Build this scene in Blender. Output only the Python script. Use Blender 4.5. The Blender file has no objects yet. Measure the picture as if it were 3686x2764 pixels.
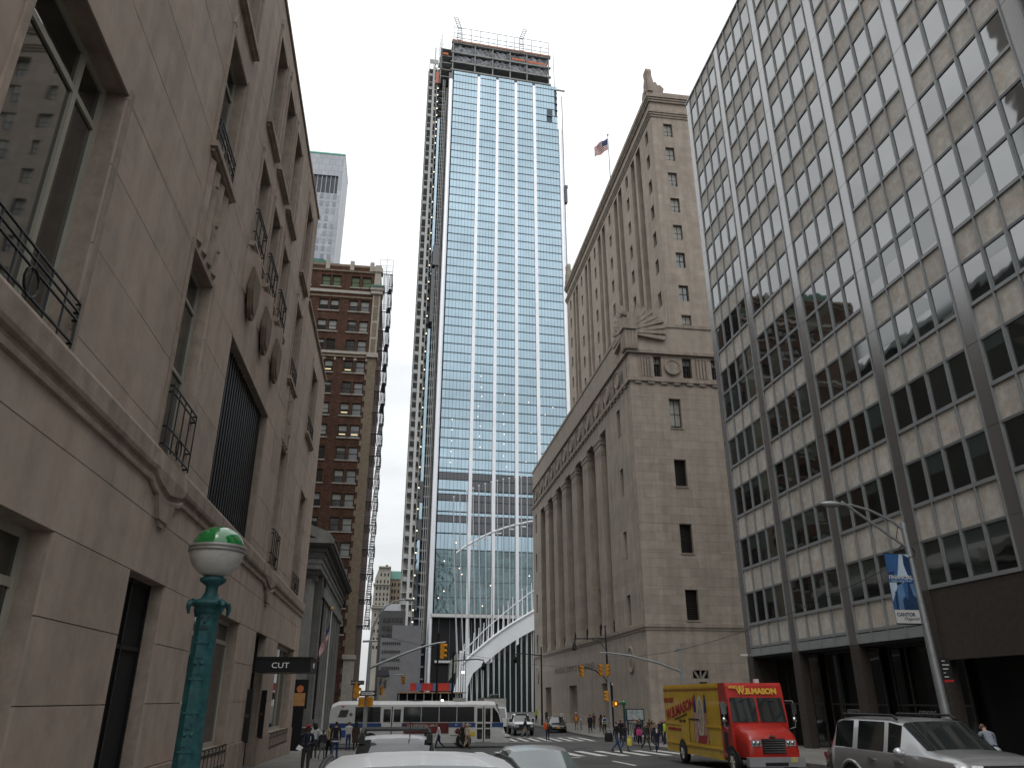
import bpy, math, random
from mathutils import Vector, Matrix
random.seed(7)
SC = bpy.context.scene
COL = SC.collection
R = math.radians
U = 1.15            # scales coordinates taken from image pixels, about the ground point below the camera

# ------------------------------------------------------------------ camera
cam_d = bpy.data.cameras.new('camera'); cam = bpy.data.objects.new('camera', cam_d); COL.objects.link(cam)
cam.location = (0, 0, 1.8*U)
cam.rotation_euler = (R(90+22.437), 0, R(-8.313))
cam_d.sensor_width = 36; cam_d.lens = 26.75
cam_d.clip_start = .1; cam_d.clip_end = 5000
SC.camera = cam
# ------------------------------------------------------------------ overcast sky
SUN_EL, SUN_AZ = R(58), R(200)
world = bpy.data.worlds.new('World'); SC.world = world; world.use_nodes = True
nt = world.node_tree; nt.nodes.clear()
def N(t, ty, **kw):
    n = t.nodes.new(ty)
    for k, v in kw.items(): setattr(n, k, v)
    return n
out = N(nt, 'ShaderNodeOutputWorld'); bg = N(nt, 'ShaderNodeBackground')
sky = N(nt, 'ShaderNodeTexSky', sky_type='NISHITA'); sky.sun_disc = False
sky.sun_elevation = SUN_EL; sky.sun_rotation = SUN_AZ; sky.air_density = 1.5; sky.dust_density = 4
tc = N(nt, 'ShaderNodeTexCoord'); sx = N(nt, 'ShaderNodeSeparateXYZ'); nt.links.new(tc.outputs['Generated'], sx.inputs[0])
# standard overcast luminance: zenith three times the horizon
cl = N(nt, 'ShaderNodeMath', operation='MAXIMUM'); cl.inputs[1].default_value = 0; nt.links.new(sx.outputs['Z'], cl.inputs[0])
ov = N(nt, 'ShaderNodeMath', operation='MULTIPLY_ADD'); ov.inputs[1].default_value = .86; ov.inputs[2].default_value = .62
nt.links.new(cl.outputs[0], ov.inputs[0])
mp = N(nt, 'ShaderNodeMapping'); mp.inputs['Scale'].default_value = (1.6, 1.6, 5.5); nt.links.new(tc.outputs['Generated'], mp.inputs[0])
no = N(nt, 'ShaderNodeTexNoise'); no.inputs['Scale'].default_value = 2.2; no.inputs['Detail'].default_value = 6; no.inputs['Roughness'].default_value = .55
nt.links.new(mp.outputs[0], no.inputs['Vector'])
mr = N(nt, 'ShaderNodeMapRange'); mr.inputs[1].default_value = .3; mr.inputs[2].default_value = .7; mr.inputs[3].default_value = .86; mr.inputs[4].default_value = 1.14
nt.links.new(no.outputs['Fac'], mr.inputs[0])
mu = N(nt, 'ShaderNodeMath', operation='MULTIPLY'); nt.links.new(ov.outputs[0], mu.inputs[0]); nt.links.new(mr.outputs[0], mu.inputs[1])
vm = N(nt, 'ShaderNodeVectorMath', operation='SCALE'); vm.inputs[0].default_value = (.965, .985, 1.0); nt.links.new(mu.outputs[0], vm.inputs['Scale'])
vs = N(nt, 'ShaderNodeVectorMath', operation='SCALE'); vs.inputs['Scale'].default_value = .1; nt.links.new(sky.outputs[0], vs.inputs[0])
mx = N(nt, 'ShaderNodeMix', data_type='RGBA'); mx.inputs['Factor'].default_value = .1
nt.links.new(vm.outputs[0], mx.inputs[6]); nt.links.new(vs.outputs[0], mx.inputs[7]); nt.links.new(mx.outputs[2], bg.inputs['Color'])
bg.inputs['Strength'].default_value = 1.2
nt.links.new(bg.outputs[0], out.inputs['Surface'])
sd = bpy.data.lights.new('sun', 'SUN'); sd.energy = .6; sd.angle = R(25); sd.color = (1, .97, .93)
sun = bpy.data.objects.new('sun', sd); COL.objects.link(sun)
sun.rotation_euler = (R(90)-SUN_EL, 0, R(180)-SUN_AZ+R(0)); sun.location = (0, 0, 60)
SC.view_settings.view_transform = 'Standard'; SC.view_settings.look = 'None'; SC.view_settings.exposure = 0.0; SC.view_settings.gamma = 1
SC.render.engine = 'CYCLES'
SC.cycles.max_bounces = 4; SC.cycles.diffuse_bounces = 3; SC.cycles.glossy_bounces = 2; SC.cycles.transmission_bounces = 2
SC.cycles.use_adaptive_sampling = True; SC.cycles.adaptive_threshold = .02; SC.cycles.use_denoising = True
SC.cycles.caustics_reflective = False; SC.cycles.caustics_refractive = False

# ------------------------------------------------------------------ materials
MATS = {}
def mat(name, col, rough=.75, metal=0., var=.12, scale=1.2, rnd=0., streak=0., bump=0., bscale=40, ior=1.45, emit=0., coat=0., tint2=None, wave=0., brick=None):
    if name in MATS: return MATS[name]
    m = bpy.data.materials.new(name); m.use_nodes = True; MATS[name] = m
    t = m.node_tree; p = t.nodes['Principled BSDF']; L = t.links.new
    p.inputs['Roughness'].default_value = rough; p.inputs['Metallic'].default_value = metal; p.inputs['IOR'].default_value = ior
    p.inputs['Coat Weight'].default_value = coat
    c4 = (*col, 1)
    p.inputs['Base Color'].default_value = c4
    m.diffuse_color = c4
    if emit:
        p.inputs['Emission Color'].default_value = c4; p.inputs['Emission Strength'].default_value = emit
    src = None
    geo = N(t, 'ShaderNodeNewGeometry')
    def val(fac, lo, hi, a, b):
        r = N(t, 'ShaderNodeMapRange'); r.inputs[1].default_value = lo; r.inputs[2].default_value = hi; r.inputs[3].default_value = a; r.inputs[4].default_value = b
        L(fac, r.inputs[0]); return r.outputs[0]
    facs = []
    if var:
        n = N(t, 'ShaderNodeTexNoise'); n.inputs['Scale'].default_value = scale; n.inputs['Detail'].default_value = 5; n.inputs['Roughness'].default_value = .65
        L(geo.outputs['Position'], n.inputs['Vector']); facs.append(val(n.outputs['Fac'], .3, .7, 1-var, 1+var))
    if streak:
        mpn = N(t, 'ShaderNodeMapping'); mpn.inputs['Scale'].default_value = (1.4, 1.4, .12); L(geo.outputs['Position'], mpn.inputs[0])
        n = N(t, 'ShaderNodeTexNoise'); n.inputs['Scale'].default_value = 1.0; n.inputs['Detail'].default_value = 4
        L(mpn.outputs[0], n.inputs['Vector']); facs.append(val(n.outputs['Fac'], .3, .75, 1+streak*.5, 1-streak))
    if rnd:
        oi = N(t, 'ShaderNodeObjectInfo'); facs.append(val(oi.outputs['Random'], 0, 1, 1-rnd, 1+rnd))
    if facs:
        f = facs[0]
        for g in facs[1:]:
            q = N(t, 'ShaderNodeMath', operation='MULTIPLY'); L(f, q.inputs[0]); L(g, q.inputs[1]); f = q.outputs[0]
        base = None
        if tint2 is not None:
            n2 = N(t, 'ShaderNodeTexNoise'); n2.inputs['Scale'].default_value = scale*.45; n2.inputs['Detail'].default_value = 3; L(geo.outputs['Position'], n2.inputs['Vector'])
            xm = N(t, 'ShaderNodeMix', data_type='RGBA'); xm.inputs[6].default_value = c4; xm.inputs[7].default_value = (*tint2, 1)
            L(val(n2.outputs['Fac'], .42, .62, 0, 1), xm.inputs['Factor']); base = xm.outputs[2]
        if brick:
            mpb = N(t, 'ShaderNodeMapping'); mpb.inputs['Rotation'].default_value = brick.get('rot', (0, 0, 0)); L(geo.outputs['Position'], mpb.inputs[0])
            b = N(t, 'ShaderNodeTexBrick'); b.inputs['Scale'].default_value = 1; b.inputs['Brick Width'].default_value = brick['w']; b.inputs['Row Height'].default_value = brick['h']
            b.inputs['Mortar Size'].default_value = brick.get('m', .006); b.inputs['Bias'].default_value = 0
            v = brick.get('v', .12)
            b.inputs['Color1'].default_value = tuple(x*(1+v) for x in col)+(1,); b.inputs['Color2'].default_value = tuple(x*(1-v) for x in col)+(1,)
            b.inputs['Mortar'].default_value = tuple(x*brick.get('mk', .55) for x in col)+(1,)
            L(mpb.outputs[0], b.inputs['Vector']); base = b.outputs['Color']
        sc = N(t, 'ShaderNodeVectorMath', operation='SCALE')
        if base is None: sc.inputs[0].default_value = col
        else: L(base, sc.inputs[0])
        L(f, sc.inputs['Scale']); L(sc.outputs[0], p.inputs['Base Color'])
    if bump or wave:
        n = N(t, 'ShaderNodeTexNoise'); n.inputs['Scale'].default_value = bscale; n.inputs['Detail'].default_value = 4 if bump else 1
        L(geo.outputs['Position'], n.inputs['Vector'])
        b = N(t, 'ShaderNodeBump'); b.inputs['Strength'].default_value = bump or wave; b.inputs['Distance'].default_value = .02 if bump else .15
        L(n.outputs['Fac'], b.inputs['Height']); L(b.outputs[0], p.inputs['Normal'])
    return m

# ------------------------------------------------------------------ mesh helpers
class MB:
    def __init__(s, k=1.0): s.v = []; s.f = []; s.mi = []; s.k = k; s.m = 0; s.sm = []; s.T = None
    def _add(s, vs, fs, smooth=False):
        b = len(s.v); k = s.k
        if s.T is not None: vs = [tuple(s.T @ Vector(q)) for q in vs]
        s.v += [(x*k, y*k, z*k) for x, y, z in vs]
        for f in fs: s.f.append(tuple(b+i for i in f)); s.mi.append(s.m); s.sm.append(smooth)
        return s
    def box(s, x0, x1, y0, y1, z0, z1):
        if x0 > x1: x0, x1 = x1, x0
        if y0 > y1: y0, y1 = y1, y0
        if z0 > z1: z0, z1 = z1, z0
        return s._add([(x0,y0,z0),(x1,y0,z0),(x1,y1,z0),(x0,y1,z0),(x0,y0,z1),(x1,y0,z1),(x1,y1,z1),(x0,y1,z1)],
                      [(0,3,2,1),(4,5,6,7),(0,1,5,4),(1,2,6,5),(2,3,7,6),(3,0,4,7)])
    def cbox(s, c, d): return s.box(c[0]-d[0]/2, c[0]+d[0]/2, c[1]-d[1]/2, c[1]+d[1]/2, c[2]-d[2]/2, c[2]+d[2]/2)
    def quad(s, a, b, c, d): return s._add([a, b, c, d], [(0,1,2,3)])
    def poly(s, pts): return s._add(pts, [tuple(range(len(pts)))])
    def prism(s, pts, off):
        n = len(pts); o = Vector(off); q = [tuple(Vector(p)+o) for p in pts]
        return s._add(list(pts)+q, [tuple(range(n))[::-1], tuple(range(n, 2*n))]+[(i, (i+1) % n, n+(i+1) % n, n+i) for i in range(n)])
    def cyl(s, a, b, r0, r1=None, n=10, caps=True):
        r1 = r0 if r1 is None else r1; a = Vector(a); b = Vector(b); d = (b-a)
        if d.length < 1e-6: return s
        d.normalize(); x = d.orthogonal().normalized(); y = d.cross(x)
        vs = []
        for c, r in ((a, r0), (b, r1)):
            for i in range(n):
                t = 2*math.pi*i/n; vs.append(tuple(c+(x*math.cos(t)+y*math.sin(t))*r))
        fs = [(i, (i+1) % n, n+(i+1) % n, n+i) for i in range(n)]
        s._add(vs, fs, n > 5)
        if caps: s._add(vs[:n], [tuple(range(n))[::-1]]); s._add(vs[n:], [tuple(range(n))])
        return s
    def tube(s, pts, r, n=6):
        for i in range(len(pts)-1):
            ra = r[i] if isinstance(r, (list, tuple)) else r; rb = r[i+1] if isinstance(r, (list, tuple)) else r
            s.cyl(pts[i], pts[i+1], ra, rb, n)
        return s
    def lathe(s, prof, c=(0,0,0), n=20, axis='z'):
        vs = []; m = len(prof)
        for r, z in prof:
            for i in range(n):
                t = 2*math.pi*i/n; p = (r*math.cos(t), r*math.sin(t), z)
                if axis == 'x': p = (p[2], p[0], p[1])
                if axis == 'y': p = (p[0], p[2], p[1])
                vs.append((c[0]+p[0], c[1]+p[1], c[2]+p[2]))
        fs = [(j*n+i, j*n+(i+1) % n, (j+1)*n+(i+1) % n, (j+1)*n+i) for j in range(m-1) for i in range(n)]
        return s._add(vs, fs, True)
    def grid(s, rows, smooth=True, close=False):
        n = len(rows[0]); vs = [p for r in rows for p in r]
        fs = [(j*n+i, j*n+i+1, (j+1)*n+i+1, (j+1)*n+i) for j in range(len(rows)-1) for i in range(n-1)]
        if close: fs += [(j*n+n-1, j*n, (j+1)*n, (j+1)*n+n-1) for j in range(len(rows)-1)]
        return s._add(vs, fs, smooth)
    def sphere(s, c, r, n=14, m=8, sq=(1,1,1)):
        pr = []
        rows = []
        for j in range(m+1):
            a = math.pi*j/m-math.pi/2
            rows.append([(c[0]+r*sq[0]*math.cos(a)*math.cos(2*math.pi*i/n), c[1]+r*sq[1]*math.cos(a)*math.sin(2*math.pi*i/n), c[2]+r*sq[2]*math.sin(a)) for i in range(n)])
        return s.grid(rows, True, True)
    def mesh(s, name, mats):
        me = bpy.data.meshes.new(name); me.from_pydata(s.v, [], s.f)
        for m in (mats if isinstance(mats, (list, tuple)) else [mats]): me.materials.append(m)
        me.polygons.foreach_set('material_index', s.mi)
        me.polygons.foreach_set('use_smooth', s.sm)
        me.update(); return me
    def build(s, name, mats, parent=None, world=True, **kw):
        return link(name, s.mesh(name, mats), parent, world, **kw)
def worg(o):
    v = Vector((0,0,0))
    while o is not None: v += o.location; o = o.parent
    return v
def link(name, me, parent=None, world=True, loc=(0,0,0), rot=None, kind=None):
    o = bpy.data.objects.new(name, me); COL.objects.link(o)
    o.location = Vector(loc)-(worg(parent) if (parent is not None and world) else Vector((0,0,0)))
    if rot is not None: o.rotation_euler = rot
    if parent is not None: o.parent = parent
    if kind: o['kind'] = kind
    return o
def thing(name, label, cat, loc=(0,0,0), rz=0, group=None):
    o = bpy.data.objects.new(name, None); COL.objects.link(o); o.location = loc; o.rotation_euler = (0,0,rz)
    o.empty_display_size = .3
    return tag(o, label, cat, group)
def tag(o, label, cat, group=None):
    o['label'] = label; o['category'] = cat
    if group: o['group'] = group
    return o
UNIT = {}
def unit(m):
    if m.name not in UNIT:
        b = MB(); b.box(-.5,.5,-.5,.5,-.5,.5); UNIT[m.name] = b.mesh('piece_'+m.name, m)
    return UNIT[m.name]
def piece(name, m, parent, x0, x1, y0, y1, z0, z1, k=U, world=True):
    "one box-shaped piece; alike pieces share their mesh"
    o = bpy.data.objects.new(name, unit(m)); COL.objects.link(o)
    c = Vector(((x0+x1)/2*k, (y0+y1)/2*k, (z0+z1)/2*k))
    o.location = c-(worg(parent) if world else Vector((0,0,0))); o.scale = (abs(x1-x0)*k, abs(y1-y0)*k, abs(z1-z0)*k); o.parent = parent
    return o
def pieces(name, m, parent, boxes, limit=300, key=None, world=True, k=U):
    "individual parts up to the limit, the remainder as one joined part"
    if key: boxes = sorted(boxes, key=key)
    for b in boxes[:limit]: piece(name, m, parent, *b, world=world, k=k)
    if len(boxes) > limit:
        q = MB(k)
        for b in boxes[limit:]: q.box(*b)
        q.build(name, m, parent, world=world, kind='stuff')
class Fac:
    "maps facade coordinates (u along, v up, w outward) to world boxes"
    def __init__(s, kind, off): s.k = kind; s.o = off
    def b(s, u0, u1, v0, v1, w0, w1):
        if s.k == 'E': return (s.o+w0, s.o+w1, u0, u1, v0, v1)      # faces +X
        if s.k == 'W': return (s.o-w1, s.o-w0, u0, u1, v0, v1)      # faces -X
        if s.k == 'N': return (u0, u1, s.o-w1, s.o-w0, v0, v1)      # faces -Y
    def p(s, u, v, w):
        if s.k == 'E': return (s.o+w, u, v)
        if s.k == 'W': return (s.o-w, u, v)
        return (u, s.o-w, v)
def cut(u0, u1, v0, v1, ops):
    "rectangles that cover u0..u1 x v0..v1 except the openings"
    us = sorted(set([u0, u1]+[x for o in ops for x in o[:2] if u0 < x < u1])); vs = sorted(set([v0, v1]+[x for o in ops for x in o[2:4] if v0 < x < v1]))
    res = []
    for j in range(len(vs)-1):
        run = None
        for i in range(len(us)-1):
            cu, cv = (us[i]+us[i+1])/2, (vs[j]+vs[j+1])/2
            hole = any(o[0] < cu < o[1] and o[2] < cv < o[3] for o in ops)
            if hole:
                if run: res.append((*run, vs[j], vs[j+1])); run = None
            else: run = (run[0], us[i+1]) if run else (us[i], us[i+1])
        if run: res.append((*run, vs[j], vs[j+1]))
    return res
def text(name, s, size, m, parent, loc, rot, ext=.01, world=True, align='CENTER', sx=1.0, shear=0, off=0):
    c = bpy.data.curves.new('t', 'FONT'); c.body = s; c.size = size; c.extrude = ext; c.align_x = align; c.align_y = 'CENTER'; c.shear = shear; c.offset = off; c.resolution_u = 3
    t = bpy.data.objects.new('t', c)
    me = bpy.data.meshes.new_from_object(t)
    bpy.data.objects.remove(t); bpy.data.curves.remove(c)
    me.materials.clear(); me.materials.append(m)
    o = link(name, me, parent, world, loc, rot); o.scale = (sx, 1, 1); return o
def gz(y):   # street level (coordinates before scaling): Church Street falls away from the camera, then levels out
    return -.020*min(y, 62)
# ------------------------------------------------------------------ shared materials
ASPH = mat('asphalt', (.05,.05,.052), .8, var=.3, scale=.6, bump=.25, bscale=60, tint2=(.075,.073,.07))
CONC = mat('sidewalk_concrete', (.2,.19,.175), .9, var=.2, scale=.9, bump=.15, bscale=50, brick=dict(w=1.5, h=1.5, m=.012, v=.06, mk=.6))
KERB = mat('kerb_stone', (.2,.195,.19), .85, var=.2, scale=3)
PAINT = mat('road_paint', (.6,.6,.57), .7, var=.35, scale=4)
BLACK = mat('black_void', (.008,.008,.009), .8, var=0)
IRON = mat('black_iron', (.012,.012,.013), .45, metal=.3, var=0)
STEEL = mat('galvanised_steel', (.33,.35,.36), .5, metal=.6, var=.12, scale=3)
# ------------------------------------------------------------------ ground
def ramp(x0, x1, ys, dz, top=True):
    q = MB(U)
    for a, b in zip(ys[:-1], ys[1:]):
        za, zb = gz(a)+dz, gz(b)+dz
        q._add([(x0,a,za),(x1,a,za),(x1,b,zb),(x0,b,zb),(x0,a,za-.4),(x1,a,za-.4),(x1,b,zb-.4),(x0,b,zb-.4)],
               [(0,1,2,3),(7,6,5,4),(0,4,5,1),(1,5,6,2),(2,6,7,3),(3,7,4,0)])
    return q
q = MB(U)
ys = [-400,-40,0,20,40,62,140,400,2500]; xs = [-1500,-40,-12,0,12,30,60,1500]
q.grid([[(x, y, gz(y)) for x in xs] for y in ys], False)
q.f = [f[::-1] for f in q.f] if False else q.f
ground = q.build('ground', ASPH); ground['kind'] = 'structure'; ground['label'] = 'dark asphalt roadway of the avenue and the cross street'
def walk(name, x0, x1, ys, kerb_x=None, label=''):
    o = ramp(x0, x1, ys, .13).build(name, CONC); o['kind'] = 'structure'; o['label'] = label
    if kerb_x is not None:
        s = .16 if kerb_x >= x1 else -.16
        ramp(min(kerb_x, kerb_x+s), max(kerb_x, kerb_x+s), ys, .135).build('kerb', KERB, o)
    return o
walk('sidewalk_left_near', -30, -1.1, [-30,0,20,40,46.6], -1.1, 'concrete pavement along the pale limestone facade')
walk('sidewalk_left_far', -30, -2.7, [60.5,62,130], -2.7, 'concrete pavement in front of the columned church')
walk('sidewalk_right_near', 16, 60, [-30,0,20,40,54], 16, 'concrete pavement along the gridded office block')
walk('sidewalk_right_far', 17, 60, [66.5,70,135], 17, 'concrete pavement along the limestone office building')
def marking(x0, x1, y0, y1, skew=0):
    n = 3; q = MB(U); rows = []
    for i in range(n+1):
        y = y0+(y1-y0)*i/n; d = skew*i/n
        rows.append([(x0+d, y, gz(y)+.006), (x1+d, y, gz(y)+.006)])
    q.grid(rows, False); return q.build('road_marking', PAINT, ground)
for i in range(13): marking(5.2+i*.86, 5.55+i*.86, 63.6, 68.9)
for i in range(11): marking(3.5+i*1.12, 3.98+i*1.12, 40.4, 46.2)
marking(-2, 16, 69.9, 70.2); marking(2.5, 15.8, 62.4, 62.62); marking(9.6, 9.78, 32.5, 36); marking(9.6, 9.78, 25, 28.5); marking(3.3, 3.45, 30, 34); marking(-2.2, 9, 39, 39.35)
# manhole covers
for (x, y) in ((7.2, 36.5), (11.6, 50.5), (12.9, 38.2)):
    q = MB(U); q.cyl((x, y, gz(y)-.05), (x, y, gz(y)+.012), .36, n=20); tag(q.build('manhole_cover', mat('cast_iron', (.04,.038,.036), .6, metal=.5, var=.3, scale=12)), {7.2:'round iron manhole cover in the middle lane of the avenue', 11.6:'round iron manhole cover between the two crosswalks', 12.9:'round iron manhole cover near the bright yellow truck'}[x], 'manhole', 'manhole covers in the avenue')
# ------------------------------------------------------------------ limestone hotel on the left
LIME = mat('pale_limestone', (.485,.385,.315), .85, var=.12, scale=1.6, rnd=.07, streak=.16, bump=.08, bscale=90, tint2=(.45,.365,.305))
LIMED = mat('limestone_moulding', (.38,.305,.25), .85, var=.2, scale=2.5, streak=.3)
CREAM = mat('cream_window_frame', (.42,.40,.33), .5, var=.08)
GLASSD = mat('dark_reflective_glass', (.012,.015,.014), .03, ior=2.6, var=0, wave=.02, bscale=.8)
GLASSG = mat('ground_floor_glass', (.016,.02,.018), .04, ior=1.8, var=0)
GLASSB = mat('bright_coated_glass', (.05,.055,.058), .03, ior=3.4, var=0, wave=.02, bscale=.8)
SKYREF = mat('sky_reflection_white', (.8,.83,.83), .4, var=.08)  # pale colour standing in for sky reflected in the hotel panes
def window(parent, F, u0, u1, v0, v1, w, frame, glass, mull=(), trans=(), fw=.09, fd=.1, name='window', pane='pane'):
    "a framed window with separate panes, its outer face at depth w"
    q = MB(U)
    us = [u0]+[u0+(u1-u0)*m for m in mull]+[u1]; vs = [v0]+[v0+(v1-v0)*t for t in trans]+[v1]
    for i, u in enumerate(us):
        a, b = (u, u+fw) if i == 0 else (u-fw, u) if i == len(us)-1 else (u-fw/2, u+fw/2)
        q.box(*F.b(a, b, v0, v1, w-fd, w))
    for i, v in enumerate(vs):
        a, b = (v, v+fw) if i == 0 else (v-fw, v) if i == len(vs)-1 else (v-fw/2, v+fw/2)
        q.box(*F.b(u0+fw*.5, u1-fw*.5, a, b, w-fd, w-.012))
    o = q.build(name, frame, parent)
    for i in range(len(us)-1):
        for j in range(len(vs)-1):
            g = glass(i, j) if callable(glass) else glass
            piece(pane, g, o, *F.b(us[i]+fw*.3, us[i+1]-fw*.3, vs[j]+fw*.3, vs[j+1]-fw*.3, w-fd*.75, w-fd*.55))
    return o
hotel = thing('hotel_building', 'pale limestone hotel with deep windows and small iron balconies beside the globe lamp', 'building', (-5*U, 22*U, 0))
F = Fac('E', -5)
WINS = [  # u0,u1,v0,v1 of every opening
 (7.9,10.97,6.5,11.3),(15.62,17.65,6.5,11.32),(20.2,27.0,6.45,11.25),(30.4,32.2,6.5,11.4),(37.7,40.2,6.5,11.4),
 (15.65,17.6,14.15,17.83),(20.55,22.2,14.5,17.83),(23.1,24.75,14.5,17.83),(25.6,27.2,14.5,17.83),(30.1,32.0,14.15,17.85),(37.2,39.7,14.15,17.9),
 (15.62,17.62,19.1,23.0),(20.5,22.2,19.1,23.0),(22.9,24.65,19.1,23.0),(25.3,27.1,19.1,23.0),(29.95,31.85,19.1,23.0),
 (5.9,11.93,.48,4.05),(15.45,17.9,-1.2,4.05),(20.8,26.8,.48,4.05),(30.1,32.6,-1.2,4.05),(35.8,41.8,.48,4.05)]
q = MB(U)
for (u0,u1,v0,v1) in cut(-12, 33.4, -1.2, 24.15, WINS)+cut(33.4, 43.6, -1.2, 19.5, WINS): q.box(*F.b(u0,u1,v0,v1,-.62,-.045))
q.box(-22,-5.62,-12,43.6,-1.2,19.45); q.box(-22,-5.62,-12,33.4,19.4,24.1)
q.build('backing_wall', LIMED, hotel)
# stone panels course by course, joints recessed between courses
CO = [-1.2,.47,1.70,2.87,4.05,5.2,5.85,6.86,8.37,9.87,11.22,12.72,14.2,16.25,17.85,19.1,20.6,22.1,23.1,24.15]
pan = []
rr = random.Random(3)
for a, b in zip(CO[:-1], CO[1:]):
    end = 43.6 if b <= 19.2 else 33.4
    st = 5.2 if b <= 12 else 9 if b < 18 else 13
    for (u0,u1,v0,v1) in cut(st, end, a+.008, b-.008, WINS):
        n = max(1, round((u1-u0)/2.1)); xs = [u0+(u1-u0)*i/n for i in range(n+1)]
        for i in range(n): pan.append(F.b(xs[i]+.001, xs[i+1]-.001, v0, v1, -.05, rr.uniform(-.003,.003)))
    for (u0,u1,v0,v1) in cut(-12, st-.001, a+.008, b-.008, WINS): pan.append(F.b(u0,u1,v0,v1,-.05,0))
pieces('stone_panel', LIME, hotel, pan, 300, key=lambda b: math.hypot((b[2]+b[3])/2, (b[4]+b[5])/2)/math.sqrt((b[3]-b[2])*(b[5]-b[4])))
# plinth
q = MB(U)
for (u0,u1,v0,v1) in cut(5.2, 43.6, -1.2, .45, [(15.45,17.9,-1.2,.5),(30.1,32.6,-1.2,.5)]): q.box(*F.b(u0,u1,v0,v1,0.004,.07))
q.build('plinth', LIMED, hotel)
# string course with two ogee bumps
q = MB(U)
prof = [(0,5.78),(.06,5.80),(.07,5.88),(.03,5.92),(.03,6.0),(.10,6.03),(.12,6.10),(.12,6.42),(.08,6.5),(0,6.52)]
def bump_z(u): return -.26*sum(max(0, 1-abs(u-c)/1.15)**.6 if abs(u-c) < 1.15 else 0 for c in (16.65, 31.3))
us = [2,6,10,14,15.2]+[15.5+.12*i for i in range(20)]+[18.2,22,26,29.9]+[30.15+.12*i for i in range(20)]+[32.8,36,40,43.62]
rows = []
for u in us:
    bz = bump_z(u)
    rows.append([F.p(u, z+(bz if z < 6.05 else 0), w+(.03 if (bz < 0 and z < 6.3) else 0)) for w, z in prof])
q.grid(rows, False); q.build('string_course', LIMED, hotel)
for c in (16.65, 31.3):
    q = MB(U); q.prism([F.p(c-.62,5.62,0), F.p(c+.62,5.62,0), F.p(c+.34,5.2,0), F.p(c-.34,5.2,0)], (.09,0,0)); q.prism([F.p(c-.24,5.2,0), F.p(c+.24,5.2,0), F.p(c+.14,5.08,0), F.p(c-.14,5.08,0)], (.06,0,0))
    q.build('bracket', LIMED, hotel)
def railing(u0, u1, z0, h, w=.22, ring=True):
    q = MB(U); n = max(3, round((u1-u0)/.5)); d = .022
    for z in (z0+h, z0+h-.14, z0+.08, z0+.45): q.tube([F.p(u0,z,0), F.p(u0,z,w), F.p(u1,z,w), F.p(u1,z,0)], d, 5)
    for i in range(n+1):
        u = u0+(u1-u0)*i/n; q.cyl(F.p(u,z0,w), F.p(u,z0+h,w), d*.8, n=5)
    c = (u0+u1)/2; r = .2
    if ring: q.tube([F.p(c+r*math.cos(t*math.pi/6), z0+.26+r*math.sin(t*math.pi/6), w+.01) for t in range(13)], d*.8, 5)
    return q.build('balcony_railing', IRON, hotel)
def hotel_glass(i, j): return GLASSB
for k, (u0,u1,v0,v1) in enumerate(WINS):
    if k == 2: continue
    if k == 0: window(hotel, F, u0,u1,v0,v1,-.36, CREAM, GLASSD, mull=(.14,.70), trans=(.04,.83), fw=.11); continue
    if k in (1,3,4): window(hotel, F, u0,u1,v0,v1,-.3, CREAM, GLASSD, mull=(.5,), trans=(.04,.46,.83), fw=.09); continue
    if v1 > 10: window(hotel, F, u0,u1,v0,v1,-.3, CREAM, GLASSD, trans=(.04,.8), fw=.09); continue
    if k == 16: window(hotel, F, u0,u1,v0,v1,-.34, CREAM, GLASSG, mull=(.33,.67), trans=(.79,), fw=.13); continue
    if k in (17,19):
        window(hotel, F, u0,u1,v0,v1,-.3, IRON, BLACK, mull=(.5,), trans=(.75,), fw=.08, name='door'); continue
    window(hotel, F, u0,u1,v0,v1,-.3, CREAM, GLASSG, mull=(.333,.667), trans=(.82,), fw=.12)
for k in (1,5,11,3,9):      # white sheets over half of some panes, imitating the reflected sky
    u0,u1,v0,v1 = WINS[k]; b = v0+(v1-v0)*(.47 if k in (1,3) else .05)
    piece('sky_reflection', SKYREF, hotel, *F.b(u0+.1,u0+(u1-u0)*.55,b,v0+(v1-v0)*.79,-.36,-.345))
for (u0,u1,z,h) in ((7.95,10.9,6.52,.72),(15.65,17.62,6.52,1.35),(30.42,32.18,6.52,1.35),(37.72,40.18,6.52,.8),(15.75,17.5,14.2,.8),(30.2,31.9,14.2,.8),(37.3,39.6,14.2,.8),
                    (20.6,22.15,14.5,1.25),(23.15,24.7,14.5,1.25),(25.65,27.15,14.5,1.25),(35.9,41.7,-.15,.6),(20.9,26.7,-.12,.62)):
    railing(u0, u1, z, h, .07 if h < .9 else .13, ring=h > .7)
# sills, hoods over upper openings, surround mouldings
for k, (u0,u1,v0,v1) in enumerate(WINS):
    if v1 > 12:
        q = MB(U); q.box(*F.b(u0-.18,u1+.18,v0-.17,v0-.005,.003,.17)); q.box(*F.b(u0-.1,u1+.1,v0-.26,v0-.17,.003,.1)); q.build('sill', LIMED, hotel)
        piece('jamb', LIMED, hotel, *F.b(u0-.16,u0-.004,v0,v1+.1,.003,.05)); piece('jamb', LIMED, hotel, *F.b(u1+.004,u1+.16,v0,v1+.1,.003,.05))
        q = MB(U); c = u0-.08; q.prism([F.p(c-.1,v1+.1,.003), F.p(c+.1,v1+.1,.003), F.p(c,v1+.45,.003)], (.06,0,0)); q.build('finial', LIMED, hotel)
    if 12 > v1 > 6 and k != 2:
        piece('jamb', LIMED, hotel, *F.b(u0-.14,u0-.004,v0,v1+.12,.003,.04)); piece('jamb', LIMED, hotel, *F.b(u1+.004,u1+.14,v0,v1+.12,.003,.04))
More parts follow.
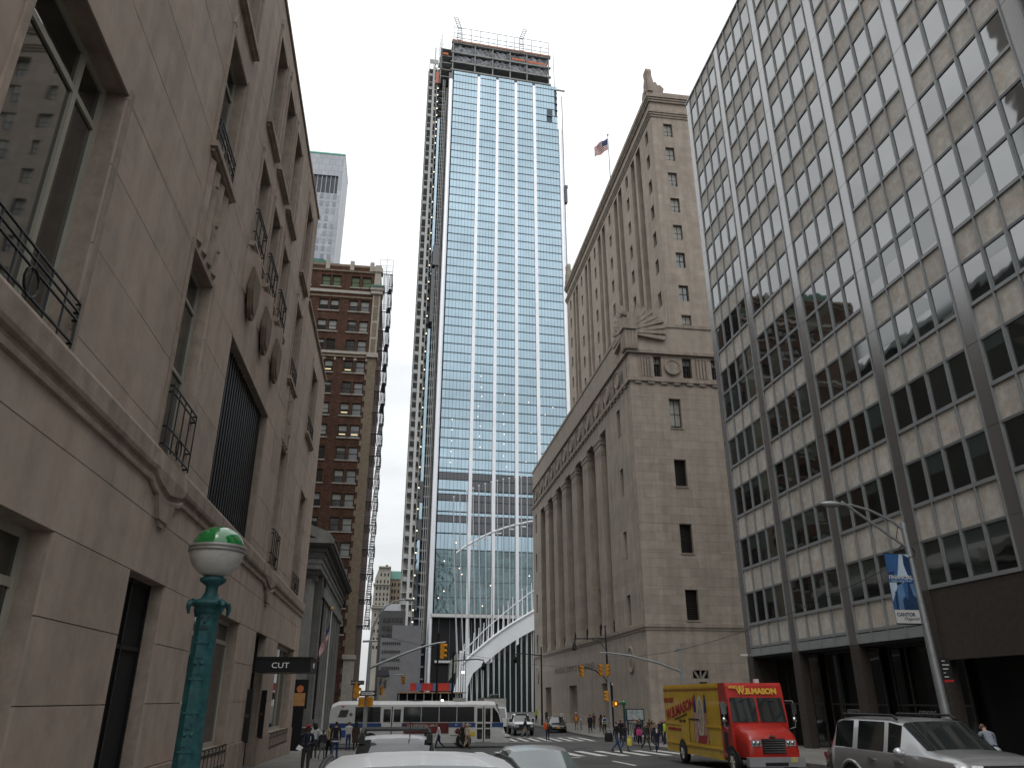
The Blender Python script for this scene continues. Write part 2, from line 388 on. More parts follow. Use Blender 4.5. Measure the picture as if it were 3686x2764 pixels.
for c in (21.37, 23.92, 26.4):      # bowed aprons with shields under the three small balconies
    q = MB(U); rows = []
    for i in range(9):
        t = math.pi*i/8; rows.append([F.p(c-1.0*math.cos(t), z, .003+w*math.sin(t)) for z, w in ((12.9,.02),(13.3,.07),(13.8,.15),(14.2,.2),(14.45,.2))])
    q.grid(rows); q.box(*F.b(c-.95,c+.95,14.42,14.5,.003,.2)); q.build('apron', LIME, hotel)
    q = MB(U); sh = [(-.55,13.85),(.55,13.85),(.6,13.1),(.35,12.55),(.12,12.35),(-.12,12.35),(-.35,12.55),(-.6,13.1)]
    q.prism([F.p(c+a, b, .08) for a, b in sh], (.11,0,0)); q.prism([F.p(c+a*.75, 13.1+(b-13.1)*.75, .18) for a, b in sh], (.05,0,0)); q.build('shield', mat('shield_bronze', (.17,.12,.085), .7, var=.15), hotel)
for (u0,u1,a,b) in ((15.62,17.62,11.5,13.8),(30.15,31.95,11.5,13.8)):    # fluted spandrels
    q = MB(U); n = 4
    for i in range(n):
        x = u0+(u1-u0)*(i+.5)/n; q.prism([F.p(x-.2,a,.004), F.p(x,a,.09), F.p(x+.2,a,.004)], (0,0,b-a))
    q.build('fluted_spandrel', LIMED, hotel)
    for i, z in enumerate((13.2,12.4,12.0)): piece('rosette', LIMED, hotel, *F.b(u0+.4+.5*i, u0+.52+.5*i, z, z+.12, .1, .17))
# tall black louvre
for i in range(22): piece('louvre_slat', IRON, hotel, *F.b(20.25+6.7*i/22, 20.37+6.7*i/22, 6.46, 11.24, -.55, -.22))
piece('louvre_back', BLACK, hotel, *F.b(20.2,27.0,6.45,11.25,-.62,-.56))
piece('parapet_coping', LIMED, hotel, *F.b(-12,33.45,24.16,24.3,-.8,.06)); piece('parapet_coping', LIMED, hotel, *F.b(33.47,43.7,19.51,19.65,-.8,.06))
# guest tower of the same hotel set back behind the base (its mirror image darkens the office windows across the street)
q = MB(U); q.box(-44,-14,16,53,24,190)
q.build('tower_wall', mat('tower_limestone', (.3,.27,.24), .9, var=.1), hotel)
for zz in range(34, 110, 5):
    for yy in range(18, 52, 4): piece('tower_window', GLASSD, hotel, -14.0,-13.97, yy, yy+1.8, zz, zz+3)
# canopy sign
can = thing('canopy_sign', 'black flat canopy sign with thin white letters over the hotel entrance', 'sign', (-5*U, 30.5*U, 3*U))
q = MB(U); q.box(-4.93,-2.98,30.2,32.4,2.68,3.14); q.box(-4.95,-2.92,30.16,32.44,3.14,3.2); q.build('canopy_box', IRON, can)
WHT = mat('white_lettering', (.75,.75,.74), .6, var=0, emit=.15)
text('lettering', 'CUT', .27*U, WHT, can, (-4.05*U, 30.19*U, 2.9*U), (R(90),0,0), sx=1.15, off=-.003)
text('lettering', '99', .26*U, WHT, can, (-2.97*U, 31.3*U, 2.92*U), (R(90),0,R(90)))
for u in (29.75, 32.95):   # dark wall lanterns beside the entrance
    t = thing('wall_lantern', {29.75:'tall dark wall lantern just left of the entrance under the black canopy',32.95:'tall dark wall lantern just right of the entrance under the black canopy'}[u], 'lantern', (-4.95*U, u*U, 1*U), group='entrance lanterns')
    q = MB(U); q.box(-4.99,-4.8,u-.07,u+.07,.4,2.1); q.build('body', IRON, t); q = MB(U); q.box(-5.0,-4.86,u-.1,u+.1,1.2,1.3); q.build('clasp', mat('bronze', (.1,.07,.05), .5, metal=.6, var=.1), t)
# ------------------------------------------------------------------ gridded office block on the right
MARB = mat('marble_panel', (.53,.505,.465), .6, var=.17, scale=2.6, rnd=.07, streak=.16, tint2=(.49,.435,.375))
PIER = mat('grey_granite_pier', (.14,.132,.126), .22, var=.07, scale=5, ior=3.0)
ALU = mat('aluminium_frame', (.27,.285,.29), .45, metal=.3, var=.08)
GRAN = mat('brown_granite', (.05,.042,.037), .4, var=.25, scale=6)
offc = thing('office_building', 'tall office block gridded with grey framed windows and pale marble panels behind the trucks', 'building', (23*U, 30*U, 0))
F = Fac('W', 23)
PITCH, PW = 6.11, .78
PL = [50.25-PITCH*i for i in range(9)]                 # south edges of the piers
HEADS = [8.25,11.8,15.35,18.9,22.45,27.85,31.4,34.95,38.5,42.05,45.6,49.15]
q = MB(U); q.box(23.12,45,-12,50.2,6.2,50.4); q.box(24.9,45,-12,50.2,-1.5,6.2); q.build('core_wall', BLACK, offc)
q = MB(U); q.box(22.9,24,-12,50.3,50.45,50.6); q.build('parapet', ALU, offc)
for i, p in enumerate(PL):
    bot = -1.5 if p > 31 else 6.2
    segs = [bot]+[h for h in HEADS if h > bot]+[24.2, 50.45]; segs = sorted(set(segs))
    q = MB(U)
    for a, b in zip(segs[:-1], segs[1:]): q.box(*F.b(p-PW, p, a+.012, b-.012, -.3, .03))
    q.box(*F.b(p-PW+.02, p-.02, bot, 50.44, -.4, .0))
    q.build('pier', PIER, offc)
    if p > 31: piece('column_cladding', GRAN, offc, *F.b(p-PW-.01, p+.01, -1.5, 4.3, -.45, .05))
wm = {}
def wmesh(h):
    if h not in wm:
        q = MB(U); w = 1.3325; e = .085
        q.box(-.08,.06,0,e,0,h); q.box(-.08,.06,w-e,w,0,h); q.box(-.08,.05,e,w-e,0,e*1.3); q.box(-.08,.05,e,w-e,h-e*.8,h)
        wm[h] = q.mesh('window', ALU)
    return wm[h]
GL = [mat('office_glass_%d' % i, c, .03, ior=n, var=0, wave=.05, bscale=.7) for i, (c, n) in enumerate([((.010,.013,.012),2.9),((.016,.02,.018),2.9),((.03,.036,.033),3.0),((.008,.009,.009),2.8)])]
BLIND = mat('window_blind_glass', (.045,.06,.055), .06, ior=2.4, var=.1)
wins = []; pans = []
MOD = (PITCH-PW)/4
rr = random.Random(11)
fin = MB(U)
for i in range(8):
    n_end = PL[i]-PW
    near = PL[i+1]
    for j in range(4):
        y0 = near+j*MOD
        for h in HEADS+[24.2]:
            ht = 1.75 if h == 24.2 else 2.0
            wins.append((y0, h-ht, ht, near))
        for h in HEADS+[4.95+1.55]:
            if h == 8.25:
                continue
            zb = h-3.55 if h in HEADS else 4.95
            if h == 27.85: zb = 24.2
            if h not in HEADS and near < 30: continue
            top = h-2.0 if h in HEADS else 6.25
            if h == 22.45: top = 20.45
            pans.append(F.b(y0+.045, y0+MOD-.045, zb+.03, top-.03, -.1, rr.uniform(-.03,-.022)))
        for h in (49.15,):
            pans.append(F.b(y0+.045, y0+MOD-.045, 49.18, 50.4, -.1, -.025))
# panel below the first window row only on the southern bays
vis = lambda y, z: (C0 := Vector((23, y, z-1.8))).length
wins.sort(key=lambda a: vis(a[0], a[1])+(60 if a[0] < 17 else 0))
for k, (y0, z, ht, near) in enumerate(wins[:300]):
    o = bpy.data.objects.new('window', wmesh(ht)); COL.objects.link(o); o.parent = offc
    # mesh is drawn for the +X side; the facade faces -X, so it is turned about its own vertical axis
    o.rotation_euler = (0,0,math.pi); o.location = Vector((23*U, (y0+1.3325)*U, z*U))-offc.location
    g = rr.choice([0,0,1,2,3])
    pb = bpy.data.objects.new('pane', unit(GL[g])); COL.objects.link(pb); pb.parent = o
    pb.location = (-.02*U, .666*U, ht/2*U); pb.scale = (.03*U, 1.2*U, (ht-.12)*U); pb.rotation_euler = (0, rr.uniform(-.004,.004), rr.uniform(-.006,.006))
    if z < 22 and rr.random() < .55:
        f = rr.choice((.3,.45,.6,.9)); b = bpy.data.objects.new('blind', unit(BLIND)); COL.objects.link(b); b.parent = o
        b.location = (-.004*U, .666*U, (ht-.09-f*(ht-.2)/2)*U); b.scale = (.006*U, 1.15*U, f*(ht-.2)*U)
q1 = MB(U); q2 = MB(U)
for (y0, z, ht, near) in wins[300:]:
    e = .085; w = 1.3325
    for bx in ((y0,y0+e,z,z+ht),(y0+w-e,y0+w,z,z+ht),(y0+e,y0+w-e,z,z+e*1.3),(y0+e,y0+w-e,z+ht-e,z+ht)): q1.box(*F.b(*bx,-.08,.06))
    q2.box(*F.b(y0+.06,y0+w-.06,z+.06,z+ht-.06,-.03,0))
q1.build('window', ALU, offc, kind='stuff'); q2.build('pane', GL[0], offc, kind='stuff')
pieces('marble_panel', MARB, offc, pans, 300, key=lambda b: vis((b[2]+b[3])/2, (b[4]+b[5])/2)+(60 if b[2] < 17 else 0))
for i in range(8):      # aluminium fins between the modules run over panels and windows
    for j in range(5):
        y = PL[i+1]+j*MOD; zb = 4.4 if PL[i+1] > 30 else 6.2
        yy = y if j else y+.03; yy = yy if j < 4 else y-.03
        piece('fin', ALU, offc, *F.b(yy-.03, yy+.03, zb, 50.44, -.1, .085))
    for h in HEADS+[24.2]:
        piece('head_rail', ALU, offc, *F.b(PL[i+1]+.002, PL[i]-PW-.002, h-.002, h+.05, -.1, .066))
    for h in HEADS: 
        if h != 24.2: piece('sill_rail', ALU, offc, *F.b(PL[i+1]+.002, PL[i]-PW-.002, h-2.06, h-2.0, -.1, .07))
    if PL[i+1] > 30:
        piece('fascia', mat('fascia_metal', (.3,.32,.325), .5, metal=.3, var=.06), offc, *F.b(PL[i+1]+.01, PL[i]-PW-.01, 4.32, 4.78, -.3, .05))
        piece('fascia_rail', ALU, offc, *F.b(PL[i+1]+.01, PL[i]-PW-.01, 4.82, 4.97, -.3, .07))
        piece('soffit', BLACK, offc, *F.b(PL[i+1]+.01, PL[i]-PW-.01, 4.2, 4.31, -1.8, -.02))
    else:
        piece('granite_panel', GRAN, offc, *F.b(PL[i+1]+.01, PL[i]-.01, 3.3, 6.19, -.4, .02))
# dark storefront glass, recessed
STG = mat('storefront_glass', (.006,.007,.007), .05, ior=1.6, var=0)
for i in range(3):
    a, b = PL[i+1], PL[i]-PW
    window(offc, F, a, b, -1.4, 4.2, -1.5, mat('dark_bronze_frame', (.035,.032,.03), .5, var=.05), STG, mull=(.25,.75), trans=(.52,), fw=.09, name='storefront')
piece('end_wall', GRAN, offc, *F.b(49.45,50.2,-1.5,6.2,-1.95,-.46))
piece('column_cladding', GRAN, offc, *F.b(31.12,31.93,-1.5,6.18,-.5,.06))
piece('portal_wall', GRAN, offc, *F.b(2,31,-1.5,3.29,-2.6,-2.3))
piece('portal_pier', mat('rough_brown_stone', (.075,.06,.048), .8, var=.35, scale=5), offc, *F.b(17,26.2,-1.5,3.28,-1.9,-.9))
SGN = mat('sign_white_film', (.30,.30,.30), .6, var=0)
for i in (1, 2):
    o = text('window_lettering', 'aroma', .5*U, SGN, offc, ((23+1.47)*U, (PL[i+1]+3.1)*U, 1.2*U), (R(90),0,R(-90)), sx=-1, ext=.004)
cam1 = thing('security_camera', 'small white security camera on the corner pier of the gridded office block', 'camera', (22.9*U, 50*U, 4.4*U))
q = MB(U); q.box(22.45,22.9,50.0,50.16,4.38,4.5); q.build('housing', mat('white_plastic', (.7,.7,.68), .4, var=0), cam1); q = MB(U); q.cyl((22.8,50.08,4.3),(22.97,50.08,4.2),.03); q.build('arm', STEEL, cam1)
# ------------------------------------------------------------------ limestone federal building across the cross street
LST = mat('grey_limestone', (.375,.322,.27), .88, var=.1, scale=1.2, rnd=.09, streak=.18, bump=.06)
LSTW = mat('grey_limestone_wall', (.375,.322,.27), .88, var=.12, scale=.7, streak=.2, brick=dict(w=1.6, h=.85, m=.008, v=.07, mk=.8, rot=(R(90),0,R(90))))
LSTN = mat('grey_limestone_wall_north', (.375,.322,.27), .88, var=.12, scale=.7, streak=.2, brick=dict(w=1.6, h=.85, m=.008, v=.07, mk=.8, rot=(R(90),0,0)))
LSTD = mat('grey_limestone_trim', (.34,.29,.243), .88, var=.16, scale=1.5, streak=.25)
BRNZ = mat('dark_bronze', (.05,.045,.04), .55, metal=.4, var=.1)
COPP = mat('green_copper', (.12,.27,.22), .8, var=.15)
GLF = mat('grey_office_glass', (.02,.024,.023), .05, ior=2.2, var=0)
SHADE = mat('window_shade', (.36,.36,.33), .8, var=.1)
fed = thing('federal_building', 'massive brown grey limestone building with tall pilasters and a carved eagle at its corner', 'building', (23*U, 71.4*U, 0))
FE, FN = Fac('W', 23), Fac('N', 71.4)
X1, Y1 = 60, 131.5
# openings: east wall (u = Y) and north wall (u = X)
EO = [(75.8,77.0,a,b) for a, b in ((28.0,31.2),(21.5,24.5),(14.9,17.8),(8.5,11.4))]
EO += [(128.0,129.2,a,b) for a, b in ((28.0,31.2),(21.5,24.5),(14.9,17.8),(8.5,11.4))]
REC = (81.9,124.3,8.3,31.0)
DO = [(84.0,88.6,-1.5,3.35),(100.8,105.4,-1.5,3.35),(117.6,122.2,-1.5,3.35)]
q = MB(U)
for r in cut(71.4+1.2, Y1, -1.5, 39.4, EO+[REC]+DO): q.box(*FE.b(*r, -1.2, 0))
q.box(*FE.b(REC[0]-.1, REC[1]+.1, REC[2]-.1, REC[3]+.1, -1.3, -1.19))
q.build('east_wall', LSTW, fed)
NO = [(27.1,28.35,27.7,30.95),(27.1,28.35,21.5,24.3),(27.1,28.35,14.85,17.7),(27.1,28.35,8.6,11.4),(27.2,28.7,3.5,4.2)]
FO = [(25.75,26.6,33.4,35.75),(28.95,30.0,33.4,35.75),(32.2,33.2,33.4,35.75)]
q = MB(U)
for r in cut(24.2, X1, -1.5, 39.4, NO+FO): q.box(*FN.b(*r, -1.2, -.06))
q.box(23.06,24.2,71.46,72.6,-1.5,39.3)
q.build('north_wall', LSTN, fed)
piece('roof_slab', LSTD, fed, 24, X1, 72.5, Y1, 38.6, 39.0)
# ashlar blocks on the near (north) face
bl = []; rr = random.Random(5); z = -1.2; row = 0
while z < 32.6:
    hgt = .86; x = 23.0-(.8 if row % 2 else 0)
    while x < 35.5:
        a, b = max(23.0, x), min(35.5, x+1.62)
        for (u0,u1,v0,v1) in cut(a, b, z, min(z+hgt, 32.9), NO): bl.append(FN.b(u0+.006,u1-.006,v0+.006,v1-.006,-.07,rr.uniform(-.004,.006)))
        x += 1.62
    z += hgt; row += 1
pieces('ashlar_block', LST, fed, bl, 300, key=lambda b: (b[0] > 33.2, b[4]))
# same blocks wrap round the corner on the east side
def fwin(F, u0, u1, v0, v1, w, lou=False, shade=.0):
    if lou:
        for i in range(int((v1-v0)/.16)): piece('louvre_slat', BRNZ, fed, *F.b(u0, u1, v0+.16*i, v0+.16*i+.07, w-.1, w))
        piece('louvre_back', BLACK, fed, *F.b(u0,u1,v0,v1,w-.2,w-.12)); return
    o = window(fed, F, u0, u1, v0, v1, w, BRNZ, GLF, mull=(.5,), trans=(.5,), fw=.07)
    if shade: piece('shade', SHADE, o, *F.b(u0+.08,u1-.08,v1-(v1-v0)*shade,v1-.08,w-.05,w-.03))
for k, (u0,u1,v0,v1) in enumerate(EO): fwin(FE, u0,u1,v0,v1,-.45, lou=k in (1,2,5,6))
for k, (u0,u1,v0,v1) in enumerate(NO[:4]): fwin(FN, u0,u1,v0,v1,-.4, lou=k in (1,2,3), shade=.9 if k == 0 else 0)
for (u0,u1,v0,v1) in FO: fwin(FN, u0,u1,v0,v1,-.5, shade=.3)
for (u0,u1,v0,v1) in NO[:4]: piece('sill', LSTD, fed, *FN.b(u0-.1,u1+.1,v0-.12,v0-.003,.008,.09))
# triangular vent low on the north wall
piece('vent_back', BLACK, fed, *FN.b(27.2,28.7,3.5,4.2,-.6,-.4))
for sgn in (-1, 1):
    q = MB(U); c = 27.95; q.prism([FN.p(c+sgn*.05,3.5,-.1), FN.p(c+sgn*.28,3.5,-.1), FN.p(c+sgn*.75,4.2,-.1), FN.p(c+sgn*.5,4.2,-.1)], (0,.1,0)); q.build('vent_bar', LSTD, fed)
q = MB(U); q.box(*FN.b(27.88,28.02,3.5,4.2,-.15,-.02)); q.build('vent_bar', LSTD, fed)
# base moulding, frieze mouldings, parapet on both faces
for (a, b, w) in ((7.95,8.25,.16),(7.7,7.95,.07),(32.75,33.0,.22),(33.0,33.25,.12),(36.0,36.35,.25),(39.3,39.7,.12)):
    q = MB(U); q.box(23-w, 23-.005, 71.4-w, Y1+.2, a, b); q.box(23-.005, X1, 71.4-w, 71.4-.008, a, b); q.build('moulding', LSTD, fed)
piece('plain_parapet', LST, fed, *FN.b(23.0,X1,36.36,39.29,-.04,.012)); piece('plain_parapet', LST, fed, *FE.b(72.0,Y1,36.36,39.29,.004,.03))
# dentils under the frieze
for i in range(40): piece('dentil', LSTD, fed, *FE.b(72.6+i*1.42, 73.3+i*1.42, 32.5, 32.74, .006, .16))
for i in range(9): piece('dentil', LSTD, fed, *FN.b(23.5+i*1.42, 24.2+i*1.42, 32.5, 32.74, .01, .16))
def roundel(F, u, z, r, w):
    q = MB(U); n = 22
    ring = [[F.p(u+rad*math.cos(2*math.pi*i/n), z+rad*math.sin(2*math.pi*i/n), d) for i in range(n)] for rad, d in ((r,.0),(r,w),(r*.86,w),(r*.82,w*.6),(0.01,w*.6))]
    q.grid(ring, False, True); q.build('roundel', LSTD, fed)
def triglyph(F, u, w=1.4, n=4):
    q = MB(U)
    for i in range(n):
        a = u-w/2+w*i/n; q.box(*F.b(a+.06, a+w/n-.06, 33.3, 35.4, .004, .14)); q.box(*F.b(a+.09, a+w/n-.09, 35.5, 35.68, .004, .11))
    q.build('fluted_block', LSTD, fed)
for u in (27.8, 31.1, 34.3): roundel(FN, u-(.02 if u < 30 else 0), 34.55, .88 if u < 30 else .8, .2) if u < 30 else triglyph(FN, u)
triglyph(FN, 24.9, 1.2)
e_roff = [75.6+4.75*i for i in range(12)]
for i, u in enumerate(e_roff):
    roundel(FE, u, 34.55, 1.0, .22)
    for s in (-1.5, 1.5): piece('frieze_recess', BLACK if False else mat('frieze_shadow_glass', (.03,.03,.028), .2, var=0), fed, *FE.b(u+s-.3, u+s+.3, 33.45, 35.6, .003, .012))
    triglyph(FE, u+2.37, 1.1, 4)
# pilasters in the tall recess, each with cap
for i in range(6):
    u0 = 84.6+6.6*i; u1 = u0+2.7
    q = MB(U); q.box(*FE.b(u0,u1,8.31,30.4,-1.15,-.03))
    for (a, b, e, w) in ((8.31,8.9,.12,.03),(28.6,28.75,.06,.0),(28.95,29.1,.06,.0),(29.9,30.4,.12,.05),(30.4,30.95,.22,.14)): q.box(*FE.b(u0-e,u1+e,a,b,-1.1,w))
    q.build('pilaster', LSTW, fed)
for i in range(7):
    a = REC[0]+.05 if i == 0 else 84.6+6.6*(i-1)+2.75; b = 84.6+6.6*i-.05 if i < 6 else REC[1]-.05
    fwin(FE, a+.5, b-.5, 8.5, 12.0, -1.0)
    q = MB(U); q.box(*FE.b(a+.2,b-.2,12.1,12.3,-1.18,-.8)); q.box(*FE.b(a+.2,b-.2,13.9,14.15,-1.18,-.8))
    for j in range(3): q.box(*FE.b(a+.3+(b-a-.6)*j/3, a+.15+(b-a-.6)*(j+1)/3, 12.45, 13.7, -1.18, -.95))
    q.build('relief_panel', LSTD, fed)
    q = MB(U); c = (a+b)/2
    for t in range(5): q.cyl(FE.p(c-.8+.4*t,8.35,-.55), FE.p(c-.8+.4*t,9.6+.25*(t % 2),-.5), .05, n=5)
    q.tube([FE.p(c-.9,8.8,-.5), FE.p(c-.4,9.5,-.45), FE.p(c,8.9,-.5), FE.p(c+.4,9.5,-.45), FE.p(c+.9,8.8,-.5)], .05, 5); q.build('iron_grille', IRON, fed)
    window(fed, FE, a+.3, b-.3, 14.3, 30.6, -1.1, BRNZ, GLF, mull=(.5,), trans=(.12,.24,.36,.48,.6,.72,.84,.94), fw=.1)
for (u0,u1,v0,v1) in DO:
    window(fed, FE, u0+.3, u1-.3, -1.4, 3.2, -1.0, BRNZ, STG, mull=(.33,.67), trans=(.65,), fw=.1, name='door')
    o = piece('notice', mat('paper_notice', (.55,.55,.52), .8, var=0), fed, *FE.b(u0+.6,u0+1.0,0.1,.75,-.95,-.93))
for u, zc in ((76.6,5.3),(128.4,5.3)):      # oval seals
    q = MB(U); n = 24
    rows = [[FE.p(u+rx*math.cos(2*math.pi*i/n), zc+rx*1.25*math.sin(2*math.pi*i/n), d) for i in range(n)] for rx, d in ((1.0,.0),(1.0,.12),(.86,.16),(.8,.08),(.45,.1),(.3,.18),(.01,.2))]
    q.grid(rows, True, True); q.build('seal', LSTD, fed)
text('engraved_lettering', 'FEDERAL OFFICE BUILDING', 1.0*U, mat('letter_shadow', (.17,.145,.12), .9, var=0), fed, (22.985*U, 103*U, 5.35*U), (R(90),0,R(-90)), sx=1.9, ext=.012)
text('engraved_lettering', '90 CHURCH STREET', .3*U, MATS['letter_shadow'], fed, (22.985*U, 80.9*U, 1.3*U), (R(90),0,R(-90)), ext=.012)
# carved eagle on the corner of the parapet
q = MB(U); q.T = Matrix.Translation((23.1,71.5,0))
q.box(-.55,.9,-.55,.9,36.3,38.6)
for i in range(4): q.box(-.35+.35*i-.1,-.35+.35*i+.1,-.62,-.56,36.4,38.4); q.box(-.62,-.56,-.35+.35*i-.1,-.35+.35*i+.1,36.4,38.4)
q.prism([(-.75,.75,38.6),(-.75,-.75,38.6),(.75,-.75,38.6),(.75,.75,38.6)], (0,0,1.3)); q.prism([(-.6,.45,39.9),(-.6,-.6,39.9),(.45,-.6,39.9),(.45,.45,39.9)], (0,0,.75)); q.prism([(-.95,-.3,40.1),(-.3,-.95,40.1),(.2,.2,40.1)], (0,0,.55)); q.prism([(-.75,-.55,40.2),(-.55,-.75,40.2),(-1.15,-1.15,40.1)], (0,0,.3))
q.T = None; q.build('eagle_body', LSTD, fed)
for F, o in ((FN, 23.1), (FE, 71.5)):
    for k in range(9):
        a = R(-8+k*11.5); L = 4.0-.12*abs(k-3); q = MB(U); b = (o+.3, 38.2+.14*k)
        d = (math.cos(a), math.sin(a)); pn = (-d[1], d[0]); h = .24
        pts = [(b[0]+pn[0]*h*.5, b[1]+pn[1]*h*.5), (b[0]-pn[0]*h*.5, b[1]-pn[1]*h*.5), (b[0]+d[0]*L-pn[0]*h, b[1]+d[1]*L*.75-pn[1]*h), (b[0]+d[0]*(L+.25), b[1]+d[1]*(L+.25)*.75), (b[0]+d[0]*L+pn[0]*h, b[1]+d[1]*L*.75+pn[1]*h)]
        w0 = .05+.05*(k % 2)
        off = (0,-.35,0) if F.k == 'N' else (-.35,0,0)
        q.prism([F.p(x, z, w0) for x, z in pts], off); q.build('wing_feather', LSTD, fed)
# set-back upper block
GE, GN = Fac('W', 28.5), Fac('N', 73.2)
RW = [69.3,65.6,61.75,57.95,54.1,50.25,45.85,42.0]
UN = [(30.1,31.25,t-2.05,t) for t in RW]
UNR = [(33.6,40,40,69.4)]
q = MB(U)
for r in cut(28.55, 46, 38.9, 70.2, UN+UNR): q.box(*GN.b(*r, -1.0, 0))
q.box(29.5,46,74.1,75.0,38.9,70)
q.build('upper_north_wall', LSTN, fed)
SR = [(78.1,79.9),(80.7,82.3),(86.9,88.6),(89.3,91.0),(96.2,98.0),(98.8,100.6),(105.4,107.1),(107.8,109.4),(114.7,116.4),(117.0,118.5)]
SW = [75.25,84.3,93.5,102.7,111.9,120.6]
UE = [(a, b, 39.5, 69.6) for a, b in SR]+[(u-.55,u+.55,t-1.95,t) for u in SW for t in RW]
q = MB(U)
for r in cut(73.25, 123.5, 38.9, 70.2, UE): q.box(*GE.b(*r, -1.0, 0))
q.box(29.52,31,74,123.4,38.9,70.1)
q.build('upper_east_wall', LSTW, fed)
for a, b in SR:
    for t in RW:
        fwin(GE, a+.02, b-.02, t-2.2, t, -.75)
        piece('spandrel', LSTD, fed, *GE.b(a+.02, b-.02, t+.02, t+1.5, -.9, -.6))
for u in SW:
    for t in RW: fwin(GE, u-.55, u+.55, t-1.95, t, -.35, shade=rr.choice((0,.4,.6)))
for k, (u0,u1,v0,v1) in enumerate(UN): fwin(GN, u0,u1,v0,v1,-.3, shade=(.75,.8,.7,.75,.85,.2,.1,.9)[k])
for t in RW: fwin(GN, 33.65, 35.2, t-2.3, t, -.7, shade=.5); piece('spandrel', LSTD, fed, *GN.b(33.65,39.9,t+.02,t+1.4,-.9,-.6))
for (a, b, w) in ((70.2,70.45,.12),(70.5,70.75,.22),(70.8,71.1,.32),(72.6,72.85,.2),(72.9,73.15,.3),(73.2,73.5,.42),(73.5,74.0,.36)):
    q = MB(U); q.box(28.5-w,46,73.2-w,123.5+w,a,b); q.build('cornice', LSTD, fed)
piece('attic_band', LST, fed, 28.52,46,73.22,123.4,70.1,74.0)
piece('copper_edge', COPP, fed, 28.3,46,73.0,123.6,74.0,74.15)
# shell ornament over the corner, and at the far corner
def shell(x, y, s):
    q = MB(U); pts = [(-.2,74.0),(2.1,74.0),(2.25,74.7),(1.75,75.3),(1.5,75.15),(1.2,75.7),(.95,75.6),(.75,76.6),(.45,77.3),(.2,77.65),(0,77.8),(-.15,77.3),(-.1,76.4),(-.25,75.2)]
    q.prism([(x+a*s, y, z) for a, z in pts], (0,.7,0)); q.prism([(x, y+a, z) for a, z in pts], (.7,0,0)); q.build('shell_ornament', LSTD, fed)
shell(28.25, 72.85, 1); shell(28.25, 121.6, 1)
def flag(root, p, L, H, droop, side, mats, name='flag_cloth'):
    "a hanging striped flag as one rippled sheet with a blue canton"
    n, m = 14, 13; q = MB(); rows = []
    for j in range(m+1):
        r = []
        for i in range(n+1):
            s = i/n; rip = .10*L*math.sin(s*9+j*.25)*s**.7
            r.append((p[0]+side*s*L*droop[0]+rip*.2, p[1]+rip, p[2]-H*j/m-s*L*droop[1]))
        rows.append(r)
    for j in range(m):
        for i in range(n):
            q.m = 2 if (i < n*.42 and j < 7) else (0 if j % 2 == 0 else 1)
            q._add([rows[j][i], rows[j][i+1], rows[j+1][i+1], rows[j+1][i]], [(0,1,2,3)], True)
    return q.build(name, mats, root)
FLM = [mat('flag_red', (.35,.03,.04), .8, var=.1), mat('flag_white', (.62,.6,.58), .8, var=.05), mat('flag_blue', (.03,.045,.13), .8, var=.1)]
rf = thing('roof_flag', 'striped national flag on a tall pole on the limestone building roof', 'flag', (31*U, 99.8*U, 74*U))
q = MB(U); q.cyl((31,99.8,74),(31,99.8,90),.12,.07,8); q.sphere((31,99.8,90.1),.18,8,6); q.build('flagpole', STEEL, rf)
flag(rf, (30.9*U, 99.8*U, 89.4*U), 3.2*U, 2.4*U, (.75,.62), -1, FLM)
# ------------------------------------------------------------------ columned church on the far left corner
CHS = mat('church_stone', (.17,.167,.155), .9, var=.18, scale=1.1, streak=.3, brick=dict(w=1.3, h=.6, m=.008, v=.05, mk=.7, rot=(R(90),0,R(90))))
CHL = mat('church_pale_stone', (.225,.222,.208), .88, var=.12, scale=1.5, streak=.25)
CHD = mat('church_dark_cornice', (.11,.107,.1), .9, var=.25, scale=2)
ch = thing('church', 'grey stone church with column portico and heavy cornice at the far left corner', 'church', (-9*U, 64*U, 0))
FE = Fac('E', -6.2)
WO = [(u, u+.7, 1.2, 6.2) for u in (69.5,72.5,75.5,78.5,81.5,84.5)]+[(u+.05, u+.6, 8.0, 8.9) for u in (69.5,75.5,81.5)]
q = MB(U)
for r in cut(66.2, 91, -1.6, 11.2, WO): q.box(*FE.b(*r, -.6, 0))
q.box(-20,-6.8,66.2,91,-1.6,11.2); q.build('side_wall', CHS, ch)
for r in WO: window(ch, FE, *r, -.4, CHD, STG, mull=(.5,), trans=(.5,), fw=.05)
for u in (66.2,71,74,77,80,83,86.5): piece('wall_pilaster', CHL, ch, *FE.b(u, u+.55, -1.5, 9.3, .004, .09))
piece('pale_band', CHL, ch, *FE.b(66.2,91,9.5,10.3,.01,.22)); piece('plinth', CHS, ch, *FE.b(66.2,91,-1.5,.3,.005,.2))
for (a, b, w) in ((11.2,11.6,.12),(11.6,12.0,.2),(12.0,12.5,.3),(12.9,13.15,.85),(13.15,13.4,1.0)):
    q = MB(U); q.box(-20, -6.2+w, 62.4-w, 91+w, a, b); q.build('entablature_course' if w < .5 else 'cornice', CHD if w > .25 else CHL, ch)
piece('cornice_soffit', CHD, ch, -20,-5.75,62.0,91.4,12.5,12.9)
